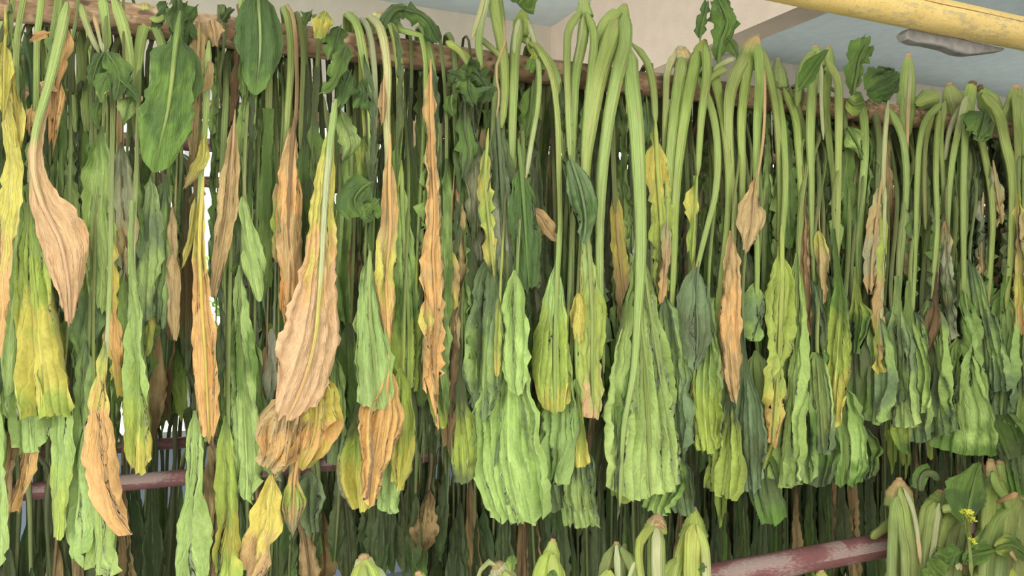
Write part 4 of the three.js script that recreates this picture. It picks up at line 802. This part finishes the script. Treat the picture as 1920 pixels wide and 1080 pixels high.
// ------------------------------------------------------------------ poles, pipes, rack
// a log or pipe along X (or between two points), with its own irregularities
function pole(a, b, r, wob, seed, segs = 120, around = 24) {
  const pos = [], uv = [], idx = [], d = b.clone().sub(a), len = d.length(); d.normalize();
  const up = V(0, 1, 0), n1 = new THREE.Vector3().crossVectors(d, up).normalize(), n2 = new THREE.Vector3().crossVectors(n1, d);
  for (let i = 0; i <= segs; i++) for (let j = 0; j <= around; j++) {
    const t = i / segs, an = j / around * 2 * Math.PI, c = Math.cos(an), s = Math.sin(an), end = i === 0 || i === segs ? .92 : 1;
    const rr = r * end * (1 + wob * (N3(t * len * 4, c * .8 + seed, s * .8) * .5 + N3(t * len * 14, c * 1.5 + seed, s * 1.5) * .3 + N3(t * len * 40, c * 3 + seed, s * 3) * .14));
    const p = a.clone().addScaledVector(d, t * len).addScaledVector(n1, c * rr).addScaledVector(n2, s * rr); p.y += wob * .012 * Math.sin(t * len * 1.7 + seed);
    pos.push(p.x, p.y, p.z); uv.push(t * len / .9, j / around);
  }
  const w = around + 1; for (let i = 0; i < segs; i++) for (let j = 0; j < around; j++) { const q = i * w + j, e = q + w; idx.push(q, q + 1, e, e, q + 1, e + 1); }
  for (const i of [0, segs]) { const c = pos.length / 3, base = i * w, m = i ? b : a; pos.push(m.x, m.y, m.z); uv.push(0, 0); for (let j = 0; j < around; j++) i ? idx.push(c, base + j, base + j + 1) : idx.push(c, base + j + 1, base + j); }
  const g = new THREE.BufferGeometry(); g.setAttribute('position', new THREE.Float32BufferAttribute(pos, 3)); g.setAttribute('uv', new THREE.Float32BufferAttribute(uv, 2)); g.setIndex(idx); g.computeVertexNormals(); return g;
}
function tag(m, label, category, group) { m.userData = { label, category }; if (group) m.userData.group = group; return m; }
const X0 = -1.3, X1 = 3.6;
tag(mesh('log_pole', pole(V(X0, 2.045, -1.3), V(X1, 2.045, -1.3), .0235, .16, 3, 260), M.wood, scene), 'brown wooden log carrying the front row of hanging mustard plants', 'pole');
tag(mesh('steel_pipe', pole(V(X0, 1.064, -1.3), V(X1, 1.064, -1.3), .027, .012, 9, 120), M.pipe, scene), 'dusty maroon steel pipe of the lower front tier, bare at the lower right', 'pipe');
{
  const zz = -1.0, a = at(1480, -26, zz), b = at(1925, 62, zz), y = (a.y + b.y) / 2, r = .0305;
  const bam = thing('bamboo_pole', 'thick yellow bamboo pole with a long dark crack crossing the upper right corner', 'pole', V(.4, y, zz));
  const g = pole(V(.1, y, zz), V(2.7, y, zz), r, .03, 21, 140, 36); g.translate(-.4, -y, -zz); mesh('cane', g, M.bamboo, bam);
  const cr = []; for (let i = 0; i <= 60; i++) { const x = lerp(.75, 2.6, i / 60), an = .30 + .02 * N2(x * 6, 3); cr.push(V(x - .4, Math.sin(an) * r * 1.0 - .001, Math.cos(an) * r * 1.0)); }
  mesh('crack', new THREE.TubeGeometry(new THREE.CatmullRomCurve3(cr), 120, .0009, 5), M.crack, bam);
  for (const x of [.28, 1.95 + .55]) { const k = new THREE.TorusGeometry(r * 1.005, .0028, 8, 32); k.rotateY(Math.PI / 2); k.translate(x - .4, 0, 0); mesh('node_ring', k, M.bamboo, bam); }
  // grey flat scrap stuck under the bamboo
  const sh = new THREE.Shape(), o = [[1693, 66], [1706, 57], [1740, 62], [1800, 78], [1860, 92], [1873, 94], [1850, 97], [1812, 101], [1790, 98], [1770, 90], [1735, 82], [1712, 79], [1697, 73]].map(([x, yy]) => at(x, yy, zz - .02));
  sh.moveTo(o[0].x, o[0].y); sh.splineThru(o.slice(1).map((p) => new THREE.Vector2(p.x, p.y)));
  const e = new THREE.ExtrudeGeometry(sh, { depth: .016, bevelEnabled: true, bevelSize: .003, bevelThickness: .003, bevelSegments: 2, curveSegments: 6 }); e.translate(0, 0, zz - .03);
  tag(mesh('cement_scrap', e, M.slate, scene), 'grey rough flat scrap wedged against the underside of the yellow bamboo pole', 'scrap');
}
// the steel rack: posts beyond both picture edges hold the front poles; its back frame shows behind the leaves
{
  const rack = thing('steel_rack', 'maroon painted steel rack whose rails and posts show behind the hanging leaves', 'rack', V(0, 0, -2.6));
  const part = (n, g) => { g.translate(0, 0, 2.6); mesh(n, g, M.pipe, rack); };
  for (const [x, z] of [[-1.18, -1.36], [3.45, -1.36], [-1.18, -2.52], [5.0, -2.66]]) part('post', pole(V(x, 0, z), V(x, 2.15, z), .024, .01, 4, 20, 14));
  for (const x of [-1.18, 3.45]) for (const y of [1.02, 2.0]) part('cross_bar', pole(V(x, y, -.96), V(x, y, -2.72), .018, .01, 5, 20, 14));
  part('rail', pole(V(-1.3, 1.08, -2.6), V(5.1, 1.08, -2.6), .024, .012, 6, 60, 18));
  part('rail', pole(V(-1.3, 2.085, -2.60), V(5.1, 2.085, -2.60), .021, .03, 8, 60, 18));
  for (const [x, y] of [[1822, 860], [1913, 880]]) { const p = at(x, y, -2.5); part('post', pole(V(p.x, 0, -2.5), V(p.x, 1.9, -2.5), .026, .01, 7, 20, 14)); }
}
for (const [z, y, n] of [[-1.95, 2.06, 'second'], [-3.3, 2.06, 'rearmost']]) tag(mesh('log_pole_' + (z > -2 ? '001' : '002'), pole(V(-1.9, y, z), V(6.7, y, z), .022, .14, 12 - z, 160, 16), M.wood, scene), `dim wooden log of the ${n} hanging row, mostly hidden by plants`, 'pole');
tag(mesh('steel_pipe_001', pole(V(-1.9, 1.06, -3.3), V(6.7, 1.06, -3.3), .022, .012, 9, 60, 14), M.pipe, scene), 'dim maroon pipe carrying the lowest rearmost row of plants', 'pipe');
for (const x of [-1.8, 6.6]) { const r2 = thing('steel_trestle', x < 0 ? 'steel trestle holding the left ends of the rear logs' : 'steel trestle holding the right ends of the rear logs', 'rack', V(x, 0, -2.6)); for (const z of [-1.95, -3.3]) { const g = pole(V(0, 0, z + 2.6), V(0, 2.05, z + 2.6), .022, .01, 4, 12, 12); mesh('post', g, M.pipe, r2); } const g = pole(V(0, 1.0, -.72), V(0, 1.0, .68), .018, .01, 4, 12, 12); mesh('cross_bar', g, M.pipe, r2); }

// ------------------------------------------------------------------ rear rows: copies of a few plants
const protos = [];
function rearProto(seed, long, fresh) {
  const r = rng(seed * 97 + 5), g = new THREE.Group(); g.userData.origin = V(0, 0, 0);
  const cols = [['s', 'DdE'], ['z', 'dzd'], ['z', 'DdD'], ['z', 'zdz'], ['s', 'ddD'], ['w', 'wtw'], ['z', 'dEl'], ['z', 'zdz'], ['s', 'Dzd'], ['z', 'dDz']];  // dark tones put the shade of the rear rows into the plants
  if (fresh) cols.splice(0, 10, ['g', 'EGE'], ['s', 'GEb'], ['s', 'EdE'], ['g', 'EGb'], ['s', 'bEb'], ['t', 'tqt'], ['s', 'GEd'], ['g', 'dEG'], ['s', 'EbE'], ['s', 'dEd']);  // brighter tones: the stronger light at the left is put into the colour
  const k = 10;
  for (let i = 0; i < k; i++) {
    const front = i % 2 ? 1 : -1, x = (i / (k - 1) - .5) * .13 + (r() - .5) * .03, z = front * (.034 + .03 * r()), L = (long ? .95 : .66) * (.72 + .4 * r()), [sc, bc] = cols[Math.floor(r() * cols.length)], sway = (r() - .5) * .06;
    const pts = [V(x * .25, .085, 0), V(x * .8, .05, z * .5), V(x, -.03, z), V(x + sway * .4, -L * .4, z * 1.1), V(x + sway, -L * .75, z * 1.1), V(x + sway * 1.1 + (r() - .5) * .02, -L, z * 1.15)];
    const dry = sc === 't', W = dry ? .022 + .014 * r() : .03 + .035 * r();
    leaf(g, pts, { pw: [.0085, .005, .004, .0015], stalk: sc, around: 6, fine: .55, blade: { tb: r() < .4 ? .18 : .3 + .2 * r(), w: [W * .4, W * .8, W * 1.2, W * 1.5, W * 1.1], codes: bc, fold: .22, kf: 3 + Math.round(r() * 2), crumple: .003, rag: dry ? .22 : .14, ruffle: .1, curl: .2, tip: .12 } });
  }
  stemBase({ position: V(0, 0, 0), add: (m) => g.add(m) }, [V(.005, .15, 0), V(.003, .13, 0), V(0, .07, 0)], [.008, .02, .024], 'gg', 't');
  return g;
}
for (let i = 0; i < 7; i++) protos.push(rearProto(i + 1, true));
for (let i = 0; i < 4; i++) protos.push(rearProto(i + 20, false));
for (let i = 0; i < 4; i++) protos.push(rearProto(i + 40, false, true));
const gaps = [[215, 285], [394, 434], [555, 588], [758, 772]].map((g) => g.map((p) => at(p, 540, -1).x));
const lowGap = [530, 800].map((p) => at(p, 540, -1).x);
function rearRow(z, y, x0, x1, step, label, group, seed, pick) {
  const r = rng(seed);
  for (let x = x0; x < x1; x += step * (.8 + .4 * r())) {
    const g = pick ? pick(x, r) : Math.floor(r() * 7); if (g < 0) continue;
    if (y > 1.5 && (z > -3 ? gaps : gaps.slice(-3)).some(([a, b]) => x / (typeof z === 'function' ? 1 : -z) > a && x / (typeof z === 'function' ? 1 : -z) < b)) continue;   // bare stretches of the upper poles, where daylight comes through
    const o = protos[g].clone(); o.name = numbered('mustard_plant'); o.position.set(x, y + (r() - .5) * .03, typeof z === 'function' ? z(x) : z); o.rotation.y = (r() < .5 ? 0 : Math.PI) + (r() - .5) * .5; const s = .92 + .16 * r(); o.scale.setScalar(s); if (y < 1.5 && x / -z > lowGap[0] && x / -z < lowGap[1]) o.scale.y = .62 * s;   // a stretch of short plants, the blue-tinted low wall shows below them
    o.userData = { label, category: 'vegetable', group }; scene.add(o);
  }
}

const thin = (x, r) => Math.floor(r() * 7);
const short = (x, r) => (x < .75 ? 7 + Math.floor(r() * 4) : Math.floor(r() * 7));
const fresh = (x, r) => (x < .95 ? 11 + Math.floor(r() * 4) : Math.floor(r() * 7));  // picks the copies painted brighter for the lit left end
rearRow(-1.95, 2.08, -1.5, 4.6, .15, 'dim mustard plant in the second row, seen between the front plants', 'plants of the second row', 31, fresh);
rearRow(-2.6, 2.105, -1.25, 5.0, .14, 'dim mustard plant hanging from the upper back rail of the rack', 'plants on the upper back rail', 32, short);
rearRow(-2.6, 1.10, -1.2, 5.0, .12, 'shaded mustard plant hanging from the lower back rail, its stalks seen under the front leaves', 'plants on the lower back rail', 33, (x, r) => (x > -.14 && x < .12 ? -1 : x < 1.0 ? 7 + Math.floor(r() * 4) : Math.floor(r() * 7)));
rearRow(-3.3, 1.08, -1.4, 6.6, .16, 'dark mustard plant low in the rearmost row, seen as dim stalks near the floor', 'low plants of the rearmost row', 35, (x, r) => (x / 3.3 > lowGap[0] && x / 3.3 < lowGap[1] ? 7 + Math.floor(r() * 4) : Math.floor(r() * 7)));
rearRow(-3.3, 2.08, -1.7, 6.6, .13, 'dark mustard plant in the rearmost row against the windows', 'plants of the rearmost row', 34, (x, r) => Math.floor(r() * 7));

// bushes in the yard behind the windows
for (const [x, z, s, l] of [[-2.2, -7.2, 1.1, 'leafy green bush in the yard seen through the window gaps, nearest the left'], [1.4, -7.6, 1.3, 'leafy green bush in the yard behind the middle windows'], [5.6, -7.4, 1.2, 'leafy green bush in the yard behind the right windows']]) {
  const r = rng(x * 10 + 900), t = thing('bush', l, 'bush', V(x, -.2, z)), fol = new THREE.SphereGeometry(.07, 6, 4); fol.scale(1, .12, .55);
  const im = finish(new THREE.InstancedMesh(fol, M.bush, 1500)); im.name = 'foliage'; im.userData.kind = 'stuff'; const m4 = new THREE.Matrix4(), qq = new THREE.Quaternion(), eu = new THREE.Euler();
  for (let i = 0; i < 1500; i++) { const a = r() * 6.283, b = Math.acos(2 * r() - 1), q = Math.cbrt(.3 + .7 * r()) * s; eu.set(r() * 3, r() * 6, r() * 3); m4.compose(V(Math.cos(a) * Math.sin(b) * q, .35 + s * .8 + Math.cos(b) * q * .8, Math.sin(a) * Math.sin(b) * q), qq.setFromEuler(eu), V(1, 1, 1)); im.setMatrixAt(i, m4); }
  t.add(im); mesh('trunk', pole(V(0, 0, 0), V(.05, .9, 0), .05, .2, 3, 16, 10), M.twig, t);
}
renderer.render(scene, camera);
